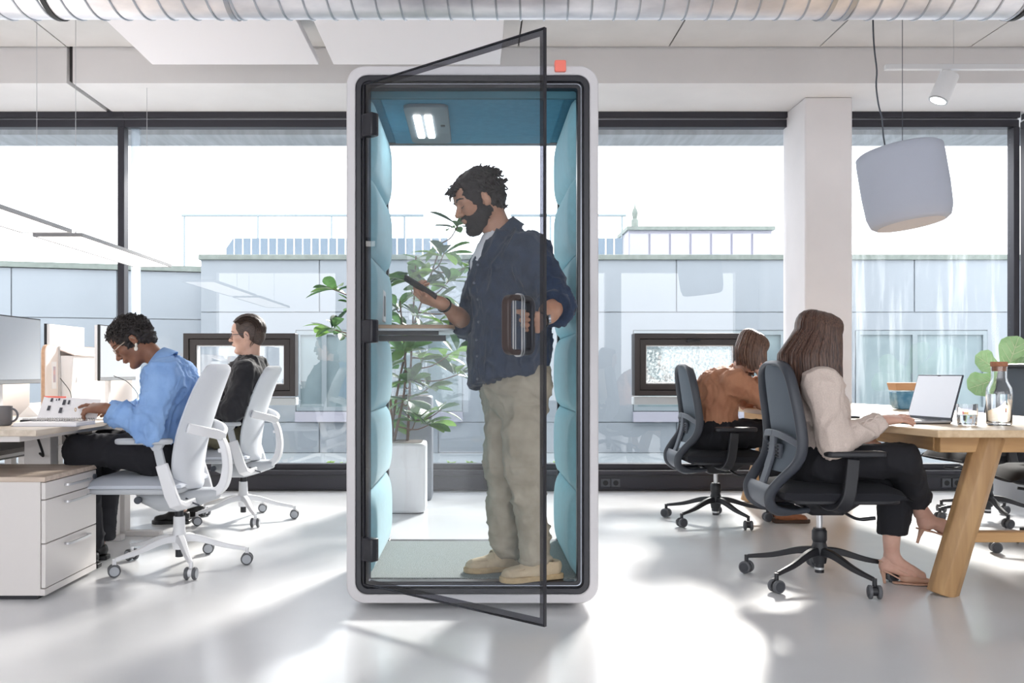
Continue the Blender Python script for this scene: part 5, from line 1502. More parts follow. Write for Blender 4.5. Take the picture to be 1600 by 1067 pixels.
def eye_details(parent, fr, brow_m, lash_m, sg_list=(-1,1), thick=0.0032):
    for sg in sg_list:
        MB().tube([fr.w((0.0965,0.014*sg,0.030)), fr.w((0.0965,0.030*sg,0.036)), fr.w((0.088,0.045*sg,0.036)), fr.w((0.076,0.056*sg,0.030))], [thick, thick*1.2, thick, thick*0.5], 6, flat=0.8).build('eyebrow', brow_m, parent, smooth=60)
        MB().tube([fr.w((0.0890,0.020*sg,0.000)), fr.w((0.0915,0.031*sg,-0.002)), fr.w((0.0870,0.042*sg,0.000)), fr.w((0.079,0.049*sg,0.003))], 0.0017, 5).build('eyelash', lash_m, parent, smooth=60)

def lips(parent, fr, m):
    MB().tube([fr.w((0.088,0.021,-0.057)), fr.w((0.098,0.011,-0.0545)), fr.w((0.1015,0,-0.0555)), fr.w((0.098,-0.011,-0.0545)), fr.w((0.088,-0.021,-0.057))], [0.002,0.004,0.0045,0.004,0.002], 6).build('lips', m, parent, smooth=60)

def core_body(joints, h=0.014):
    """low-resolution full body under the clothes"""
    J = joints; pts = [p for p in J.values()]
    lo, hi = bbox(pts, 0.15); v = Vol(lo, hi, h)
    for a, b, ra, rb in J_BONES:
        if a in J and b in J: v.cone(J[a], J[b], ra, rb, 0.03)
    return v.mesh(1)
J_BONES = [('pel','mid',0.085,0.085),('mid','chest',0.085,0.09),('chest','nb',0.07,0.045),('chest','shl',0.06,0.045),('chest','shr',0.06,0.045),
           ('shl','ell',0.04,0.034),('shr','elr',0.04,0.034),('ell','wrl',0.033,0.024),('elr','wrr',0.033,0.024),
           ('pel','hipl',0.08,0.075),('pel','hipr',0.08,0.075),('hipl','knl',0.07,0.047),('hipr','knr',0.07,0.047),('knl','anl',0.045,0.032),('knr','anr',0.045,0.032),
           ('anl','tol',0.03,0.025),('anr','tor',0.03,0.025)]

def shirt_vol(J, fwd, torso, arm, h=0.0085, hem=None, neck_cut=0.060, cuffs=True, hem_n=(0,0,-1), pad=0.2):
    """torso: list of (point, half width, half depth); arm: dict side -> (r_shoulder, r_elbow, r_wrist, end fraction on forearm)"""
    pts = [t[0] for t in torso]+[J[k] for k in ('shl','shr','ell','elr','wrl','wrr')]
    lo, hi = bbox(pts, pad); v = Vol(lo, hi, h)
    for i in range(len(torso)-1):
        (a, wa, da), (b, wb, db) = torso[i], torso[i+1]
        ratio = (da/wa+db/wb)/2
        v.cone(a, b, wa, wb, 0.045 if i else 0, (fwd, ratio))
    for s in ('l','r'):
        r0, r1, r2, end = arm[s]
        sh, el, wr = Vector(J['sh'+s]), Vector(J['el'+s]), Vector(J['wr'+s])
        v.cone(torso[-1][0], sh, r0*0.95, r0, 0.05)
        v.cone(sh, el, r0, r1, 0.04)
        e = el.lerp(wr, end)
        v.cone(el, el.lerp(wr, min(end+0.12,1.2)), r1, r2, 0.025)
        d = (wr-el).normalized()
        v.plane(e, d, near=(e+d*r2*1.3, r2*2.2))
    nb, ax = Vector(J['nb']), Vector(J['nbax'])
    v.cone(nb-ax*0.015, nb+ax*0.14, neck_cut, neck_cut+0.02, 0.008, mode='sub')
    if hem is not None: v.plane(hem, hem_n)
    return v

def legs_vol(J, rad, h=0.0085, waist=None, hems=(1.0,1.0), pel=(0.15,0.72), fwd=(1,0,0), pelr=None):
    """rad: (hip, knee, hem)"""
    pts = [J[k] for k in ('pel','hipl','hipr','knl','knr','anl','anr')]
    lo, hi = bbox(pts, 0.22); v = Vol(lo, hi, h)
    v.cone(J['hipl'], J['hipr'], rad[0]*0.98, rad[0]*0.98, 0)
    v.cone(J['pel'], J['pel']+Vector((0,0,0.08)), pel[0], pel[0]*0.92, 0.05, (fwd, pel[1]))
    legs = []
    for s, hm in zip(('l','r'), hems):
        hp, kn, an = Vector(J['hip'+s]), Vector(J['kn'+s]), Vector(J['an'+s])
        u = Vol(lo, hi, h); u.n = v.n; u.f = np.full(tuple(v.n), 1.0, dtype=np.float32)
        u.cone(hp, kn, rad[0], rad[1], 0)
        d = (an-kn).normalized(); e = kn.lerp(an, hm)
        u.cone(kn, kn.lerp(an, hm+0.12), rad[1], rad[2], 0.03)
        u.plane(e, d, near=(e+d*rad[2]*1.3, rad[2]*2.0))
        legs.append(u.f)
    # the two legs stay apart below the crotch
    leg = np.minimum(legs[0], legs[1])
    for k_, a_ in ((0.05, leg),):
        hh = np.maximum(k_-np.abs(v.f-a_), 0)/k_; v.f = np.minimum(v.f, a_)-hh*hh*k_*0.25
    if waist is not None: v.plane(waist, (0,0,1))
    return v

def shoe(parent, heel, toe, zsole, m_up, m_sole, w=0.047, hgt=0.07, loafer=True, name='shoe', up=True):
    """shoe lying along heel->toe on height zsole"""
    hl, to = Vector((heel[0], heel[1], zsole)), Vector((toe[0], toe[1], zsole))
    d = (to-hl); L = d.length; d.normalize(); n = Vector((-d.y, d.x, 0)); Z = Vector((0,0,1))
    out = [(0.0,0.55),(0.04,0.72),(0.15,0.78),(0.35,0.74),(0.55,0.86),(0.72,1.0),(0.85,0.93),(0.95,0.62),(1.0,0.2)]
    poly = [(a*L, b*w) for a, b in out]+[(a*L, -b*w) for a, b in reversed(out)]
    s_ = MB().prism([(a, b*1.06) for a, b in poly], hl, d, n, Z*0.024).build(name+'_sole' if not parent else 'sole', m_sole, parent, bev=0.005, seg=3)
    lo, hi = bbox([hl, to, hl+Z*0.14, to+Z*0.1], 0.08); v = Vol(lo, hi, 0.0045)
    v.cone(hl+d*0.045+Z*0.045, hl+d*L*0.45+Z*0.048, w*0.80, w*0.80, 0)
    v.cone(hl+d*L*0.4+Z*0.045, hl+d*(L-0.05)+Z*0.028, w*0.85, w*0.80, 0.03, (Z, 0.72))
    v.cone(hl+d*0.05+Z*0.06, hl+d*0.09+Z*(hgt+0.03), w*0.72, w*0.64, 0.03)
    v.plane(hl+d*0.07+Z*(hgt+0.008), (-0.05*d.x, -0.05*d.y, 1))
    v.cone(hl+d*0.065+Z*(hgt-0.01), hl+d*0.075+Z*(hgt+0.05), w*0.58, w*0.60, 0.006, mode='sub')
    v.plane(hl+Z*0.018, (0,0,-1))
    V, Q = v.mesh(2); V = fold(V, Q, 0.002, (30,30,30), 3)
    mesh_obj('upper', [(V, Q)], m_up, s_)
    if loafer:
        c = hl+d*L*0.52+Z*(0.079)
        MB().tube([c+n*w*0.8-Z*0.035, c+n*w*0.66-Z*0.006, c+n*w*0.3+Z*0.008, c+Z*0.010, c-n*w*0.3+Z*0.008, c-n*w*0.66-Z*0.006, c-n*w*0.8-Z*0.035], 0.012, 6, flat=0.35, up=tuple(d)).build('strap', m_up, s_, smooth=60)
        pts = []
        for k in range(13):
            a = PI*k/12-PI/2
            pts.append(hl+d*(L*0.66+0.062*math.cos(a))+n*(w*0.66*math.sin(a))+Z*(0.056-0.006*math.cos(a)))
        MB().tube(pts, 0.003, 5).build('moc_seam', m_up, s_, smooth=60)
    return s_
# ------------------------------------------------------------------ person in the booth
def V3(*a): return Vector(a)
dark_hair = mat('black_brown_hair', srgb(52, 47, 48), 0.7, var=0.5, vscale=40, spec=0.25)
def man_in_booth():
    t = thing('person', 'person in navy shirt and beige trousers standing in the booth looking at a phone', 'person', (0.2, 3.95, 0.112))
    skin = skin_mat('skin_tan', srgb(196, 152, 128), srgb(176, 130, 106))
    navy = mat('navy_linen', srgb(46, 60, 84), 0.9, c2=srgb(34, 46, 66), vscale=22, sheen=0.1)
    beige = mat('beige_twill', srgb(174, 165, 148), 0.9, c2=srgb(154, 145, 128), vscale=12, bump=0.08, bscale=400)
    suede = mat('beige_suede', srgb(196, 178, 150), 0.95, var=0.12, vscale=20)
    crepe = mat('crepe_sole', srgb(190, 166, 128), 0.85, var=0.15, vscale=50)
    f = V3(-0.86,-0.51,0)
    nb = px(780, 366, 3.95)
    J = dict(pel=px(806,590,3.93), mid=px(797,520,3.94), chest=px(798,432,3.95), nb=nb, shl=V3(0.218,3.785,1.475), shr=V3(0.085,4.12,1.485),
             ell=V3(0.325,3.63,1.252), wrl=V3(0.233,3.375,1.168), elr=px(732,508,4.13), wrr=px(691,474,3.92),
             hipl=px(818,605,3.87), hipr=px(790,603,4.02), knl=px(819,728,3.84), knr=px(785,735,3.99), anl=V3(0.264,3.875,0.168), anr=V3(0.144,4.03,0.168))
    fr = Frame(px(748,317,3.93), (-0.90,-0.25,-0.36), (-0.3,0,1), 0.98)
    J['nbax'] = (fr.w((-0.03,0,-0.05))-nb).normalized()
    parts = [head_parts(fr, nb-J['nbax']*0.03, neck_r=0.058), core_body(J)]
    # hand on the door handle
    parts.append(hand_parts(J['wrl'], (-0.10,-0.96,-0.03), (1.0,-0.12,0.0), False, [(78,72,45),(80,74,45),(82,74,45),(80,74,45)], (0.25,0.75,0.75), J['ell'], 0.027, 0.041, spread=0.4))
    # hand with the phone
    parts.append(hand_parts(J['wrr'], (-0.85,-0.28,0.26), (-0.30,-0.42,-0.85), True, [(30,45,32),(40,52,38),(44,55,40),(48,55,40)], (0.55,0.75,0.45), J['elr'], 0.027, 0.041, spread=0.7))
    body = mesh_obj('body', parts, skin, t)
    bl = mat('black_lash', srgb(30,26,26), 0.7)
    eye_details(t, fr, bl, bl, thick=0.0045)
    # beard
    v = Vol((-0.06,-0.1,-0.15), (0.13,0.1,0.03), 0.0032)
    v.ell((0.029,0,-0.024), (0.069,0.0655,0.092), 0)
    for sg in (-1,1): v.cone((-0.010,0.053*sg,-0.048), (0.055,0.018*sg,-0.104), 0.025, 0.022, 0.03)
    v.ell((0.072,0,-0.104), (0.028,0.030,0.024), 0.02)
    v.ell((0.080,0,-0.045), (0.022,0.030,0.010), 0.012)
    v.ell((0.105,0,-0.058), (0.018,0.017,0.0075), 0.004, mode='sub')
    v.ell((0.085,0,0.005), (0.055,0.075,0.042), 0.010, mode='sub')
    for sg in (-1,1): v.ell((0.075,0.05*sg,-0.012), (0.042,0.03,0.034), 0.010, mode='sub')
    v.plane((-0.012,0,-0.01), (-0.8,0,0.35)); v.plane((0,0,-0.012), (0.0,0,1))
    v.ell((-0.02,0,-0.14), (0.06,0.05,0.07), 0.01, mode='sub')
    BV, BQ = v.mesh(1); BV = fold(BV, BQ, 0.004, (70,70,70), 2)
    mesh_obj('beard', [(fr.wn(BV), BQ)], mat('black_beard', srgb(40,35,36), 0.8, var=0.3, vscale=60), t)
    # hair
    HV, HQ = hair_cap(fr, 0.014, front=0.012, nape=-0.045, side=0.018)
    HV = fold(HV, HQ, 0.008, (30,30,30), 4)
    hair = mesh_obj('hair', [(fr.wn(HV), HQ)], dark_hair, t)
    roots, dirs = [], []
    r_ = random.Random(3)
    while len(roots) < 360:
        a = r_.uniform(-PI, PI); e = r_.uniform(-0.1, PI/2)
        p = Vector((-0.014+0.106*math.cos(e)*math.cos(a), 0.084*math.cos(e)*math.sin(a), 0.043+0.096*math.sin(e)))
        if p.x > 0.055 and p.z < 0.075: continue
        if p.x > -0.04 and p.z < 0.035: continue
        roots.append(p*0.97)
        back = Vector((-1.0 if p.x < 0.06 else 0.9, p.y*4, 0.0 if p.z > 0.08 else -0.6))
        nrm = Vector((p.x+0.014, p.y*1.6, p.z-0.043)).normalized()
        dirs.append(back*0.9+nrm*0.20+Vector((r_.uniform(-.25,.25), r_.uniform(-.25,.25), r_.uniform(-.2,.2))))
    for k in range(26):
        y = -0.07+0.14*k/25; roots.append(Vector((-0.085+abs(y)*0.3, y, 0.0-0.03*r_.random()))); dirs.append(Vector((-0.6, y*3, -1)))
    for k in range(16):
        y = -0.05+0.1*k/15; roots.append(Vector((0.072, y, 0.10))); dirs.append(Vector((0.7, y*2, -0.35-0.5*r_.random())))
    tufts(fr, roots, dirs, 0.042, 0.0062, 0.008, 8, seg=6).build('hair_locks', dark_hair, hair, smooth=80)
    # t-shirt glimpse
    v = Vol(*bbox([nb], 0.16), 0.006)
    v.cone(nb-V3(0,0,0.13)+f*0.02, nb-J['nbax']*0.0+f*0.005, 0.110, 0.064, 0); v.cone(nb-J['nbax']*0.02, nb+J['nbax']*0.1, 0.058, 0.062, 0.004, mode='sub')
    mesh_obj('t_shirt', [v.mesh(2)], mat('white_jersey', srgb(226,226,230), 0.9), t)
    # shirt
    torso = [(px(793,600,3.94), 0.185, 0.165), (px(796,530,3.94), 0.182, 0.158), (px(797,445,3.95), 0.198, 0.165), (px(790,408,3.95), 0.145, 0.118), (px(784,398,3.95), 0.085, 0.08)]
    v = shirt_vol(J, f, torso, dict(l=(0.082,0.066,0.060,0.22), r=(0.080,0.064,0.060,0.25)), hem=px(795,594,3.94), hem_n=(0.18,-0.1,-1), neck_cut=0.061)
    # open neck, towards the chest
    ch = nb + f*0.10 - Vector((0,0,0.02))
    v.cone(nb+f*0.05+V3(0,0,0.05), nb+f*0.17-V3(0,0,0.085), 0.060, 0.020, 0.008, mode='sub')
    SV, SQ = v.mesh(2); SV = fold(SV, SQ, 0.020, (13,13,4.5), 1); SV = fold(SV, SQ, 0.006, (24,24,20), 5)
    sh = mesh_obj('shirt', [(SV, SQ)], navy, t)
    collar(sh, nb+V3(0.012,0,0.004), J['nbax'], f, navy, r=0.068, hgt=0.040, gap=40, drop=0.10, flare=0.032)
    for s, e, w_ in (('l', 0.22, 0.069), ('r', 0.25, 0.067)):
        el, wr = J['el'+s], J['wr'+s]; d = (wr-el).normalized(); c = el.lerp(wr, e)
        MB().tube([c-d*0.045, c-d*0.04, c-d*0.01, c, c-d*0.003], [w_*0.97, w_*1.04, w_*1.02, w_*0.98, w_*0.80], 22, cap=False).build('rolled_cuff', navy, sh, smooth=180)
    def front(z):        # point on the chest front
        return None
    for k in range(7):
        yy = 408+30*k
        best = None
        p0 = px(748, yy, 3.78)
        sel = SV[np.abs(SV[:,2]-p0.z) < 0.012]
        if len(sel):
            proj = sel @ np.array([f.x, f.y, 0.0]) - 0.9*np.abs((sel - np.array(tuple(torso[2][0]))) @ np.array([0.51,-0.86,0.0]) - 0.015)
            q = sel[proj.argmax()]
            MB().ball(tuple(Vector(q)+f*0.002), (0.006,0.006,0.006), 8, 5).build('button', mat('dark_button', srgb(96,104,120), 0.3), sh, smooth=80)
    # trousers
    v = legs_vol(J, (0.094,0.072,0.062), waist=px(800,570,3.94), hems=(0.97,0.97), pel=(0.16,0.85), fwd=f)
    LV, LQ = v.mesh(2); LV = fold(LV, LQ, 0.018, (8,8,11), 6); LV = fold(LV, LQ, 0.004, (20,20,30), 8)
    mesh_obj('trousers', [(LV, LQ)], beige, t)
    shoe(t, (0.366,3.905), (0.105,3.80), 0.112, suede, crepe, w=0.052)
    shoe(t, (0.226,4.075), (-0.047,3.985), 0.112, suede, crepe, w=0.052)
    # wrist band and watch
    def band(wr, el, m, nm, r=0.0295, at=0.03):
        d = (Vector(el)-Vector(wr)).normalized(); c = Vector(wr)+d*at
        MB().tube([c-d*0.006, c, c+d*0.006], [r, r*1.03, r], 20, cap=False).build(nm, m, t, smooth=180, solid=0.004)
    band(J['wrr'], J['elr'], M['rubber'], 'wrist_band', 0.031, 0.018)
    band(J['wrl'], J['ell'], M['rubber'], 'watch_strap', 0.031, 0.035)
    d = (J['ell']-J['wrl']).normalized()
    MB().lathe([(0.016,0.0),(0.016,0.008),(0.0,0.009)], J['wrl']+d*0.035+V3(0.030,0.0,0.006), 18, (1,0,0.1), cap=False).build('watch_face', mat('watch_face', srgb(150,155,165), 0.2, metal=0.6), t, smooth=40)
    # phone (held, a thing of its own)
    n = V3(0.52,0.22,0.83).normalized(); a = V3(0.80,0.0,-0.58); a = (a-n*a.dot(n)).normalized(); b = n.cross(a)
    c = px(657,449,3.855)
    ph = thing('held_phone', 'black phone held in the hand of the standing person', 'phone', tuple(c))
    MB().prism(rrect(-0.080,0.080,-0.037,0.037,0.012,5), c-n*0.0045, a, b, n*0.009).build('case', M['black_pl'], ph, bev=0.002)
    MB().prism(rrect(-0.077,0.077,-0.034,0.034,0.010,5), c+n*0.0046, a, b, n*0.0006).build('screen', mat('phone_screen', srgb(120,126,136), 0.15), ph)
    MB().prism(rrect(-0.074,-0.042,-0.030,0.0,0.006,4), c-n*0.0075, a, b, n*0.003).build('camera_bump', M['rubber'], ph)
    return t
man_in_booth()

# ------------------------------------------------------------------ person in the blue shirt
def strand_sheet(fr, name, parent, m, n, path_fn, rad, seed, seg=12, flat=0.45, k=5):
    rr_ = random.Random(seed); mb = MB()
    for i in range(n):
        pts = path_fn(i, n, rr_)
        P_ = [fr.w(p) for p in pts]; q = len(P_)
        r0 = rad*rr_.uniform(0.7, 1.3)
        mb.tube(P_, [r0*(1-0.7*(j/(q-1))**3) for j in range(q)], k, flat=flat)
    return mb.build(name, m, parent, smooth=80)

def woman_blue():
    t = thing('person', 'person in light blue shirt with curly dark hair and glasses reading at the near desk', 'person', (-1.5, 4.64, 0.48))
    skin = skin_mat('skin_brown', srgb(150, 106, 84), srgb(124, 84, 66))
    blue = mat('light_blue_poplin', srgb(146, 182, 230), 0.85, c2=srgb(128, 164, 216), vscale=10, bump=0.05, bscale=400)
    black = mat('black_trousers', srgb(26,26,32), 0.9, bump=0.05, bscale=300)
    f = V3(-0.97,-0.24,0)
    nb = px(256, 573, 4.62)
    J = dict(pel=V3(-1.555,4.64,0.575), mid=V3(-1.555,4.64,0.74), chest=V3(-1.55,4.63,0.89), nb=nb, shl=V3(-1.512,4.452,0.955), shr=V3(-1.55,4.82,0.965),
             ell=px(230,668,4.36), wrl=px(166,638,4.33), elr=V3(-1.60,4.90,0.74), wrr=V3(-1.86,4.82,0.79),
             hipl=V3(-1.57,4.55,0.565), hipr=V3(-1.57,4.73,0.565), knl=V3(-1.93,4.49,0.615), knr=V3(-1.93,4.80,0.60), anl=V3(-1.94,4.61,0.09), anr=V3(-1.98,4.82,0.09))
    fr = Frame(px(208,536,4.60), (-0.72,-0.26,-0.60), (-0.6,0,0.75), 0.93)
    J['nbax'] = (fr.w((-0.03,0,-0.06))-nb).normalized()
    parts = [head_parts(fr, nb-J['nbax']*0.02, neck_r=0.050, jaw=0.95), core_body(J)]
    parts.append(hand_parts(J['wrl'], (-0.97,0.10,0.02), (0.10,-0.45,0.88), False, [(4,14,8),(26,34,20),(34,40,25),(38,42,25)], (0.55,0.8,0.5), J['ell'], 0.024, 0.036, sc=0.95))
    parts.append(hand_parts(J['wrr'], (-0.95,-0.2,-0.05), (0.0,0.1,0.98), True, [(14,20,10)]*4, (0.7,0.7,0.2), J['elr'], 0.024, 0.036, sc=0.95))
    mesh_obj('body', parts, skin, t)
    bl = mat('dark_brow', srgb(36,28,26), 0.8)
    eye_details(t, fr, bl, bl, thick=0.003); lips(t, fr, mat('lips_brown', srgb(132,80,72), 0.5))
    glasses(t, fr, mat('gold_wire', srgb(214,196,176), 0.25, metal=0.7))
    for sg in (1,):
        p = fr.w((-0.008,0.088*sg,-0.036)); MB().ball(tuple(p+V3(0,-0.002,-0.004)), (0.007,0.006,0.010), 10, 7).ball(tuple(p+V3(-0.001,-0.002,-0.022)), (0.010,0.005,0.012), 10, 7).build('earring', mat('pearl', srgb(232,226,214), 0.25), t, smooth=80)
    curlm = mat('curly_black_hair', srgb(40,33,32), 0.6, var=0.4, vscale=60)
    HV, HQ = hair_cap(fr, 0.016, front=0.016, nape=-0.035, side=0.03)
    HV = fold(HV, HQ, 0.012, (40,40,40), 4)
    hair = mesh_obj('hair', [(fr.wn(HV), HQ)], curlm, t)
    r_ = random.Random(9); roots, dirs = [], []
    while len(roots) < 520:
        a = r_.uniform(-PI, PI); e = math.asin(r_.uniform(-0.35, 1))
        p = Vector((-0.014+0.110*math.cos(e)*math.cos(a), 0.088*math.cos(e)*math.sin(a), 0.043+0.100*math.sin(e)))
        if p.x > 0.045 and p.z < 0.085: continue
        if p.x > -0.045 and p.z < 0.045: continue
        nrm = Vector((p.x+0.014, p.y*1.5, p.z-0.043)).normalized()
        roots.append(p); dirs.append(nrm+Vector((r_.uniform(-.9,.9), r_.uniform(-.9,.9), r_.uniform(-.9,.9)))*0.9)
    tufts(fr, roots, dirs, 0.020, 0.0045, 0.008, 4, n=5, seg=6).build('curls', curlm, hair, smooth=80)
    torso = [(V3(-1.580,4.64,0.52), 0.180, 0.130), (V3(-1.580,4.64,0.66), 0.168, 0.120), (V3(-1.560,4.64,0.80), 0.176, 0.125), (V3(-1.548,4.635,0.905), 0.155, 0.110), (V3(-1.560,4.63,0.935), 0.09, 0.08)]
    v = shirt_vol(J, f, torso, dict(l=(0.084,0.070,0.046,0.93), r=(0.080,0.066,0.044,0.9)), hem=V3(0,0,0.53), neck_cut=0.060)
    SV, SQ = v.mesh(2); SV = fold(SV, SQ, 0.024, (13,13,4.5), 11); SV = fold(SV, SQ, 0.007, (24,24,20), 15)
    sh = mesh_obj('shirt', [(SV, SQ)], blue, t)
    collar(sh, nb+J['nbax']*0.012, J['nbax'], f, blue, r=0.066, hgt=0.050, gap=24, drop=0.06, flare=0.034)
    cdir = (J['wrl']-J['ell']).normalized(); c = J['ell'].lerp(J['wrl'], 0.92)
    MB().tube([c-cdir*0.06, c-cdir*0.055, c, c-cdir*0.002], [0.045,0.0475,0.0455,0.036], 20, cap=False).build('cuff', blue, sh, smooth=180)
    v = legs_vol(J, (0.094,0.076,0.068), waist=V3(0,0,0.68), hems=(0.97,0.97), pel=(0.16,0.85), fwd=f)
    LV, LQ = v.mesh(2); LV = fold(LV, LQ, 0.012, (10,10,8), 6)
    mesh_obj('trousers', [(LV, LQ)], black, t)
    bs = mat('black_leather', srgb(24,24,26), 0.4)
    shoe(t, (-1.89,4.61), (-2.13,4.60), 0.0, bs, bs, w=0.045, loafer=False)
    shoe(t, (-1.93,4.82), (-2.17,4.82), 0.0, bs, bs, w=0.045, loafer=False)
    MB().tube([px(118,640,4.33)+V3(0.0,0.008*math.cos(a),0.008*math.sin(a)) for a in [2*PI*k/12 for k in range(13)]], 0.0015, 5).build('ring', mat('gold', srgb(212,175,110), 0.3, metal=1), t)
    return t
woman_blue()

# ------------------------------------------------------------------ person in the black shirt
def man_black():
    t = thing('person', 'person in black shirt with swept back hair and glasses at the farther desk', 'person', (-1.545, 6.1, 0.48))
    skin = skin_mat('skin_fair', srgb(226, 190, 172), srgb(208, 168, 150))
    blk = mat('black_cotton', srgb(38,38,43), 0.9, c2=srgb(28,28,33), vscale=10, bump=0.05, bscale=300, sheen=0.2)
    f = V3(-1,-0.04,0)
    nb = px(392, 565, 6.1)
    J = dict(pel=V3(-1.60,6.1,0.575), mid=V3(-1.58,6.1,0.76), chest=V3(-1.52,6.1,0.92), nb=nb, shl=V3(-1.480,5.915,0.965), shr=V3(-1.480,6.285,0.965),
             ell=V3(-1.545,5.84,0.73), wrl=V3(-1.79,5.90,0.775), elr=V3(-1.56,6.36,0.73), wrr=V3(-1.80,6.28,0.775),
             hipl=V3(-1.61,6.01,0.565), hipr=V3(-1.61,6.19,0.565), knl=V3(-1.98,5.95,0.59), knr=V3(-1.98,6.25,0.59), anl=V3(-1.90,5.95,0.10), anr=V3(-1.90,6.25,0.10))
    fr = Frame(px(386,525,6.1), (-0.995,-0.05,-0.06), (0,0,1), 0.98)
    J['nbax'] = (fr.w((-0.035,0,-0.07))-nb).normalized()
    parts = [head_parts(fr, nb-J['nbax']*0.03, neck_r=0.054, nose=1.02, h=0.004), core_body(J)]
    parts.append(hand_parts(J['wrl'], (-0.97,0.1,-0.05), (0,-0.2,0.98), False, [(14,22,12)]*4, (0.6,0.8,0.4), J['ell'], 0.026, 0.038, h=0.004))
    parts.append(hand_parts(J['wrr'], (-0.97,-0.1,-0.05), (0,0.2,0.98), True, [(14,22,12)]*4, (0.6,0.8,0.4), J['elr'], 0.026, 0.038, h=0.004))
    mesh_obj('body', parts, skin, t)
    bm_ = mat('brown_brow', srgb(110,86,74), 0.8)
    eye_details(t, fr, bm_, bm_, thick=0.0028); lips(t, fr, mat('lips_pink', srgb(198,140,130), 0.5))
    glasses(t, fr, mat('dark_wire', srgb(92,92,100), 0.3, metal=0.6), r=0.019)
    hm = mat('dark_brown_hair', srgb(92,76,68), 0.5, c2=srgb(58,46,42), vscale=30, vstretch=(1,6,6))
    HV, HQ = hair_cap(fr, 0.010, h=0.005, front=0.0, nape=-0.05, side=0.02)
    hair = mesh_obj('hair', [(fr.wn(HV), HQ)], hm, t)
    def path(i, n, r_):
        y = -0.072+0.144*(i+0.5)/n + r_.uniform(-0.004,0.004); pts = []
        lift = 0.012+0.010*r_.random()
        e0 = -0.18 if abs(y) < 0.045 else -0.02; e1 = PI+1.05+0.2*r_.random()
        for j in range(13):
            e = e0+0.75 + (e1-e0-0.75)*j/12
            ry = math.sqrt(max(0.05, 1-(y/0.086)**2))
            x = -0.014+(0.098+lift)*math.cos(e)*ry; z = 0.043+(0.088+lift)*math.sin(e)*ry
            if e > PI: x = -0.014-(0.098+lift)*ry*math.cos(e-PI)*1.0 + 0.01*(e-PI); z = 0.043-(0.135)*(e-PI)*0.75
            pts.append((x, y*(1+0.05*math.sin(e)), z))
        return pts
    strand_sheet(fr, 'hair_strands', hair, hm, 90, path, 0.0055, 3)
    torso = [(V3(-1.625,6.1,0.54), 0.18, 0.13), (V3(-1.615,6.1,0.70), 0.180, 0.125), (V3(-1.560,6.1,0.86), 0.19, 0.13), (V3(-1.505,6.1,0.955), 0.155, 0.110), (V3(-1.472,6.1,1.005), 0.085, 0.085)]
    v = shirt_vol(J, f, torso, dict(l=(0.082,0.066,0.044,0.95), r=(0.082,0.066,0.044,0.95)), hem=V3(0,0,0.545), neck_cut=0.060, h=0.010)
    SV, SQ = v.mesh(2); SV = fold(SV, SQ, 0.013, (13,13,4.5), 21); SV = fold(SV, SQ, 0.006, (22,22,14), 25)
    sh = mesh_obj('shirt', [(SV, SQ)], blk, t)
    collar(sh, nb, J['nbax'], f, blk, r=0.061, hgt=0.040, gap=20, drop=0.04, flare=0.014)
    v = legs_vol(J, (0.092,0.074,0.066), waist=V3(0,0,0.66), hems=(0.97,0.97), pel=(0.16,0.85), fwd=f, h=0.011)
    LV, LQ = v.mesh(2); LV = fold(LV, LQ, 0.012, (10,10,8), 6)
    mesh_obj('trousers', [(LV, LQ)], mat('olive_trousers', srgb(120,116,96), 0.9), t)
    bs = mat('black_leather2', srgb(24,24,26), 0.4)
    shoe(t, (-1.85,5.95), (-2.10,5.95), 0.0, bs, bs, w=0.047, loafer=False)
    shoe(t, (-1.85,6.25), (-2.10,6.25), 0.0, bs, bs, w=0.047, loafer=False)
man_black()

# ------------------------------------------------------------------ long straight hair
def long_hair(t, fr, m, length, back_len, n, seed, face_open=0.5, down=None, width=1.0, h=0.0045, rad=0.0055, flare=0.0):
    """cap plus falling strands, parted in the middle. down: world direction of fall in head coordinates"""
    HV, HQ = hair_cap(fr, 0.012, h=h, front=0.0, nape=-0.07, ear_cut=False, side=-0.03)
    hair = mesh_obj('hair', [(fr.wn(HV), HQ)], m, t)
    dn_ = (fr.R.transposed() @ Vector((0,0,-1)))
    def path(i, n_, r_, lift0=0.010):
        az = math.radians(face_open*100) + (2*PI-2*math.radians(face_open*100))*(i+r_.random())/n_
        # azimuth measured from the face; strands start at the parting
        ca, sa = math.cos(az), math.sin(az)
        lift = lift0+r_.uniform(-0.004,0.010)
        side = 1 if sa > 0 else -1
        start = Vector((max(-0.05, min(0.046, 0.06*ca+0.004)), 0.004*side, 0.0))
        pts = []
        for j in range(7):
            e = (j/6)*(PI/2)*0.98
            x = start.x*math.cos(e)**1.4 + (-0.014+(0.098+lift)*ca)*math.sin(e)
            y = start.y*math.cos(e) + (0.077+lift)*sa*math.sin(e)*width
            z = 0.043+(0.088+lift)*math.cos(e)*(1-0.20*max(0, (start.x/0.058))**2*math.cos(e*0.7))
            pts.append(Vector((x, y, z)))
        L = (length + (back_len-length)*max(0, -ca)) * r_.uniform(0.88, 1.05)
        p = pts[-1]; sway = r_.uniform(-0.012,0.012)
        for j in range(1, 8):
            q = j/7
            pull = Vector((-p.x*0.16*q*q + (-flare*min(1, q*2.2)*2.0*max(0,-ca+0.2)), -p.y*0.10*q*q + sway*q + flare*sa*q*0.6, 0))
            pts.append(p + dn_*L*q + pull)
        return pts
    strand_sheet(fr, 'hair_strands', hair, m, n, path, rad, seed, flat=0.5)
    strand_sheet(fr, 'hair_underlayer', hair, m, n//2, lambda i, n_, r_: path(i, n_, r_, 0.002), rad*1.7, seed+50, flat=0.6)
    return hair

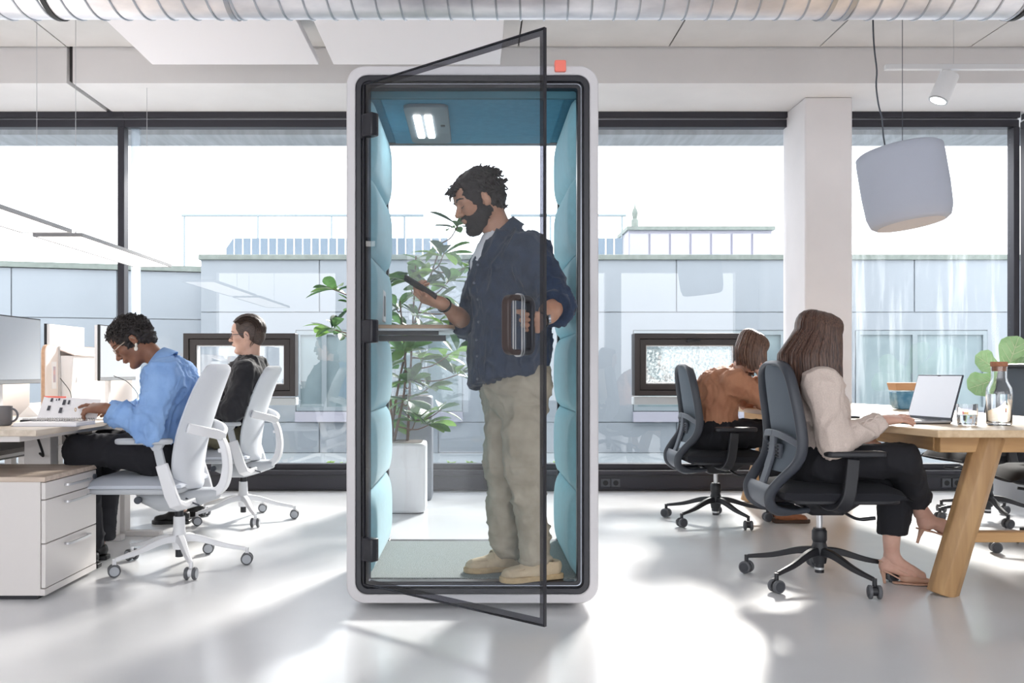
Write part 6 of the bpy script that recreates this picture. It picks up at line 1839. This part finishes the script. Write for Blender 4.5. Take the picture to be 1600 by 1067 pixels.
def woman_cream():
    t = thing('person', 'person in cream knit sweater with long brown hair and crossed legs', 'person', (1.62, 4.3, 0.48))
    skin = skin_mat('skin_light', srgb(222, 182, 164), srgb(204, 160, 142))
    knit = mat('cream_knit', srgb(218, 202, 192), 0.95, bump=0.3, bscale=230, bstretch=(1,1,0.5), var=0.10, vscale=200)
    black = mat('black_crepe', srgb(24,24,30), 0.85, bump=0.05, bscale=300)
    f = V3(0.95,0.30,0)
    nb = px(1270, 588, 4.30)
    J = dict(pel=V3(1.615,4.30,0.575), mid=V3(1.60,4.30,0.74), chest=V3(1.585,4.30,0.88), nb=nb, shr=V3(1.565,4.125,0.925), shl=V3(1.53,4.485,0.93),
             elr=px(1306,692,4.06), wrr=px(1378,657,4.16), ell=V3(1.60,4.56,0.70), wrl=px(1340,688,4.36),
             hipr=V3(1.64,4.21,0.575), hipl=V3(1.64,4.39,0.565), knr=px(1408,718,4.13), knl=V3(1.965,4.26,0.50), anr=V3(2.085,4.27,0.33), anl=V3(1.945,4.27,0.115), tor=V3(2.25,4.27,0.20), tol=V3(2.07,4.24,0.04))
    fr = Frame(px(1280,534,4.30), (0.93,0.32,-0.16), (0.1,0,1), 0.94)
    J['nbax'] = (fr.w((-0.03,0,-0.06))-nb).normalized()
    parts = [head_parts(fr, nb-J['nbax']*0.03, neck_r=0.048, jaw=0.93), core_body(J)]
    parts.append(hand_parts(J['wrr'], (0.97,0.12,0.10), (-0.05,-0.35,0.93), True, [(2,10,6),(6,12,8),(10,14,8),(12,16,10)], (0.45,0.9,0.35), J['elr'], 0.022, 0.034, sc=0.92))
    parts.append(hand_parts(J['wrl'], (0.92,-0.30,-0.12), (0.1,-0.30,0.93), False, [(22,30,18)]*4, (0.6,0.8,0.35), J['ell'], 0.022, 0.034, sc=0.92))
    # bare ankles and feet
    v = Vol(*bbox([J['anl'], J['anr'], J['tor'], J['tol'], J['anl']+V3(0,0,0.2), J['anr']+V3(0,0,0.16)], 0.07), 0.004)
    a = J['anl']; v.cone(a+V3(-0.005,0,0.20), a+V3(0,0,0.01), 0.042, 0.032, 0); v.cone(a+V3(-0.02,0,-0.03), a+V3(0.075,-0.02,-0.062), 0.030, 0.027, 0.03); v.cone(a+V3(0.07,-0.02,-0.066), a+V3(0.135,-0.03,-0.092), 0.026, 0.016, 0.02, ((0,0,1),0.7)); v.ell(tuple(a+V3(-0.03,0,-0.035)), (0.026,0.026,0.030), 0.02)
    a = J['anr']; kn = J['knr']; d = (a-kn).normalized()
    v.cone(a-d*0.14, a, 0.040, 0.031, 0.0); v.ell(tuple(a+V3(0.015,0,-0.05)), (0.028,0.027,0.034), 0.025); v.cone(a+V3(0.02,0,-0.04), a+V3(0.10,0.0,-0.055), 0.030, 0.027, 0.03); v.cone(a+V3(0.09,0,-0.06), a+V3(0.185,0.0,-0.10), 0.027, 0.015, 0.02, ((0.4,0,1),0.7))
    parts.append(v.mesh(2))
    mesh_obj('body', parts, skin, t)
    long_hair(t, fr, mat('chestnut_hair', srgb(112,84,70), 0.42, c2=srgb(58,42,38), vscale=55, vstretch=(4,4,0.35), detail=2), 0.25, 0.37, 330, 31, face_open=0.52, width=1.10, flare=0.05)
    torso = [(V3(1.625,4.30,0.53), 0.175, 0.135), (V3(1.610,4.30,0.66), 0.162, 0.118), (V3(1.590,4.30,0.79), 0.170, 0.120), (V3(1.582,4.30,0.875), 0.150, 0.105), (V3(1.585,4.30,0.905), 0.085, 0.075)]
    v = shirt_vol(J, f, torso, dict(r=(0.080,0.068,0.042,0.95), l=(0.078,0.064,0.040,0.95)), hem=V3(0,0,0.535), neck_cut=0.056)
    SV, SQ = v.mesh(2); SV = fold(SV, SQ, 0.014, (12,12,5), 31)
    sh = mesh_obj('sweater', [(SV, SQ)], knit, t)
    # cable pattern along the sleeve
    el, wr, s0 = J['elr'], J['wrr'], J['shr']
    for side_ in (-1, 1):
        pts = []
        for k in range(40):
            q = k/39; c = el.lerp(wr, q*0.9); r = 0.066+(0.044-0.066)*q
            n_ = V3(-0.25,-0.75,0.62).normalized()
            pts.append(c+n_*(r+0.002)+V3(0.0,0.5,0.6).normalized()*0.010*math.sin(q*16+side_*PI/2))
        MB().tube(pts, 0.005, 6).build('cable_stitch', knit, sh, smooth=80)
    v = legs_vol(J, (0.094,0.078,0.064), waist=V3(0,0,0.66), hems=(0.70,0.78), pel=(0.165,0.85), fwd=f)
    LV, LQ = v.mesh(2); LV = fold(LV, LQ, 0.008, (10,10,8), 6)
    mesh_obj('trousers', [(LV, LQ)], black, t)
    # slingback heels
    nude = mat('nude_leather', srgb(196,156,134), 0.4)
    a = J['anl']
    s_ = MB().prism([(0,-0.012),(0.03,-0.02),(0.10,-0.034),(0.16,-0.030),(0.20,-0.004),(0.16,0.026),(0.10,0.030),(0.03,0.020),(0,0.012)], a+V3(0.0,-0.012,-0.112), V3(1,-0.18,0).normalized(), V3(0.18,1,0).normalized(), V3(0,0,0.008)).build('shoe', nude, t, bev=0.003)
    vv = Vol(*bbox([a, a+V3(0.2,-0.03,-0.1)], 0.06), 0.004)
    vv.cone(a+V3(0.06,-0.02,-0.082), a+V3(0.165,-0.038,-0.100), 0.034, 0.016, 0, ((0,0,1),0.8)); vv.cone(a+V3(0.03,-0.01,-0.03), a+V3(0.06,-0.02,-0.045), 0.04, 0.036, 0.01, mode='sub'); vv.plane(a+V3(0,0,-0.110), (0,0,-1))
    mesh_obj('toe_cap', [vv.mesh(2)], nude, s_)
    MB().sweep([a+V3(-0.045,0,-0.052), a+V3(-0.01,0,-0.068), a+V3(0.04,-0.01,-0.096), a+V3(0.08,-0.02,-0.108)], [(-0.022,-0.003),(0.022,-0.003),(0.022,0.003),(-0.022,0.003)], (0,1,0)).build('arch', nude, s_, smooth=50)
    MB().tube([a+V3(-0.04,0,-0.056), a+V3(-0.036,0,-0.085), a+V3(-0.032,0,-0.114)], [0.014,0.008,0.006], 8).build('heel', nude, s_, smooth=60)
    MB().tube([a+V3(0.075,-0.05,-0.07), a+V3(0.02,-0.034,-0.045), a+V3(-0.04,-0.02,-0.015), a+V3(-0.058,0,-0.008), a+V3(-0.04,0.022,-0.015), a+V3(0.02,0.028,-0.045), a+V3(0.075,0.012,-0.07)], 0.004, 6).build('strap', nude, s_, smooth=60)
    a = J['anr']
    s2 = MB().sweep([a+V3(-0.015,0,-0.075), a+V3(0.05,0,-0.088), a+V3(0.12,0,-0.112), a+V3(0.205,0,-0.128)], [(-0.028,-0.004),(0.028,-0.004),(0.028,0.004),(-0.028,0.004)], (0,1,0)).build('shoe', nude, t, bev=0.002)
    MB().tube([a+V3(0.0,0,-0.082), a+V3(-0.01,0,-0.11), a+V3(-0.02,0,-0.142)], [0.013,0.008,0.006], 8).build('heel', nude, s2, smooth=60)
woman_cream()

def woman_brown():
    t = thing('person', 'person in brown blouse with bobbed hair resting chin on hand', 'person', (1.585, 6.05, 0.48))
    skin = skin_mat('skin_rosy', srgb(226, 188, 170), srgb(206, 164, 146))
    blouse = mat('tan_blouse', srgb(188, 134, 102), 0.75, c2=srgb(166, 112, 84), vscale=9, bump=0.04, bscale=300)
    black = mat('black_wool', srgb(26,26,32), 0.9)
    f = V3(0.90,0.42,0)
    nb = px(1152, 583, 6.03)
    J = dict(pel=V3(1.56,6.05,0.575), mid=V3(1.57,6.05,0.74), chest=V3(1.62,6.05,0.87), nb=nb, shr=V3(1.675,5.885,0.915), shl=V3(1.64,6.23,0.92),
             elr=V3(1.885,5.85,0.80), wrr=V3(1.848,5.92,0.985), ell=V3(1.885,6.30,0.79), wrl=V3(1.93,6.14,0.97),
             hipr=V3(1.57,5.96,0.570), hipl=V3(1.57,6.14,0.570), knr=V3(2.01,5.96,0.585), knl=V3(2.01,6.20,0.585), anr=V3(1.99,5.98,0.10), anl=V3(2.03,6.22,0.10))
    fr = Frame(px(1173,551,6.0), (0.82,0.38,-0.40), (0.3,0,1), 0.93)
    J['nbax'] = (fr.w((-0.03,0,-0.06))-nb).normalized()
    parts = [head_parts(fr, nb-J['nbax']*0.03, neck_r=0.048, jaw=0.93, h=0.004), core_body(J)]
    parts.append(hand_parts(J['wrr'], (-0.15,0.2,0.95), (0.2,-0.9,0.3), True, [(40,60,40)]*4, (0.4,0.9,0.3), J['elr'], 0.022, 0.034, sc=0.9, h=0.004))
    parts.append(hand_parts(J['wrl'], (-0.2,-0.5,0.8), (0.6,0.6,0.3), False, [(40,60,40)]*4, (0.4,0.9,0.3), J['ell'], 0.022, 0.034, sc=0.9, h=0.004))
    mesh_obj('body', parts, skin, t)
    long_hair(t, fr, mat('brown_bob_hair', srgb(128,96,78), 0.42, c2=srgb(72,52,44), vscale=50, vstretch=(4,4,0.4), detail=2), 0.20, 0.18, 300, 77, face_open=0.45, h=0.005, rad=0.006, flare=0.015)
    torso = [(V3(1.570,6.05,0.66), 0.17, 0.140), (V3(1.570,6.05,0.74), 0.165, 0.135), (V3(1.60,6.05,0.84), 0.165, 0.135), (V3(1.650,6.05,0.88), 0.145, 0.110), (V3(1.685,6.05,0.905), 0.085, 0.075)]
    v = shirt_vol(J, V3(0.85,0.3,-0.35), torso, dict(r=(0.078,0.066,0.046,0.80), l=(0.078,0.064,0.046,0.80)), hem=V3(0,0,0.640), neck_cut=0.056, h=0.010)
    SV, SQ = v.mesh(2); SV = fold(SV, SQ, 0.014, (16,16,5), 41); SV = fold(SV, SQ, 0.005, (26,26,12), 42)
    sh = mesh_obj('blouse', [(SV, SQ)], blouse, t)
    collar(sh, nb, J['nbax'], f, blouse, r=0.055, hgt=0.034, gap=12, drop=0.02, flare=0.018)
    d = (J['wrr']-J['elr']).normalized(); c = J['elr'].lerp(J['wrr'], 0.78)
    MB().tube([c-d*0.06, c-d*0.05, c, c-d*0.002], [0.046,0.052,0.050,0.03], 18, cap=False).build('cuff', blouse, sh, smooth=180)
    v = legs_vol(J, (0.094,0.080,0.082), waist=V3(0,0,0.68), hems=(0.96,0.96), pel=(0.17,0.9), fwd=f, h=0.011)
    LV, LQ = v.mesh(2); LV = fold(LV, LQ, 0.012, (10,10,8), 6)
    mesh_obj('trousers', [(LV, LQ)], black, t)
    br = mat('brown_leather', srgb(150,92,58), 0.45); bsol = mat('brown_sole', srgb(70,48,36), 0.7)
    shoe(t, (1.95,5.98), (2.19,5.98), 0.0, br, bsol, w=0.043, loafer=False)
    shoe(t, (1.98,6.22), (2.22,6.22), 0.0, br, bsol, w=0.043, loafer=False)
woman_brown()
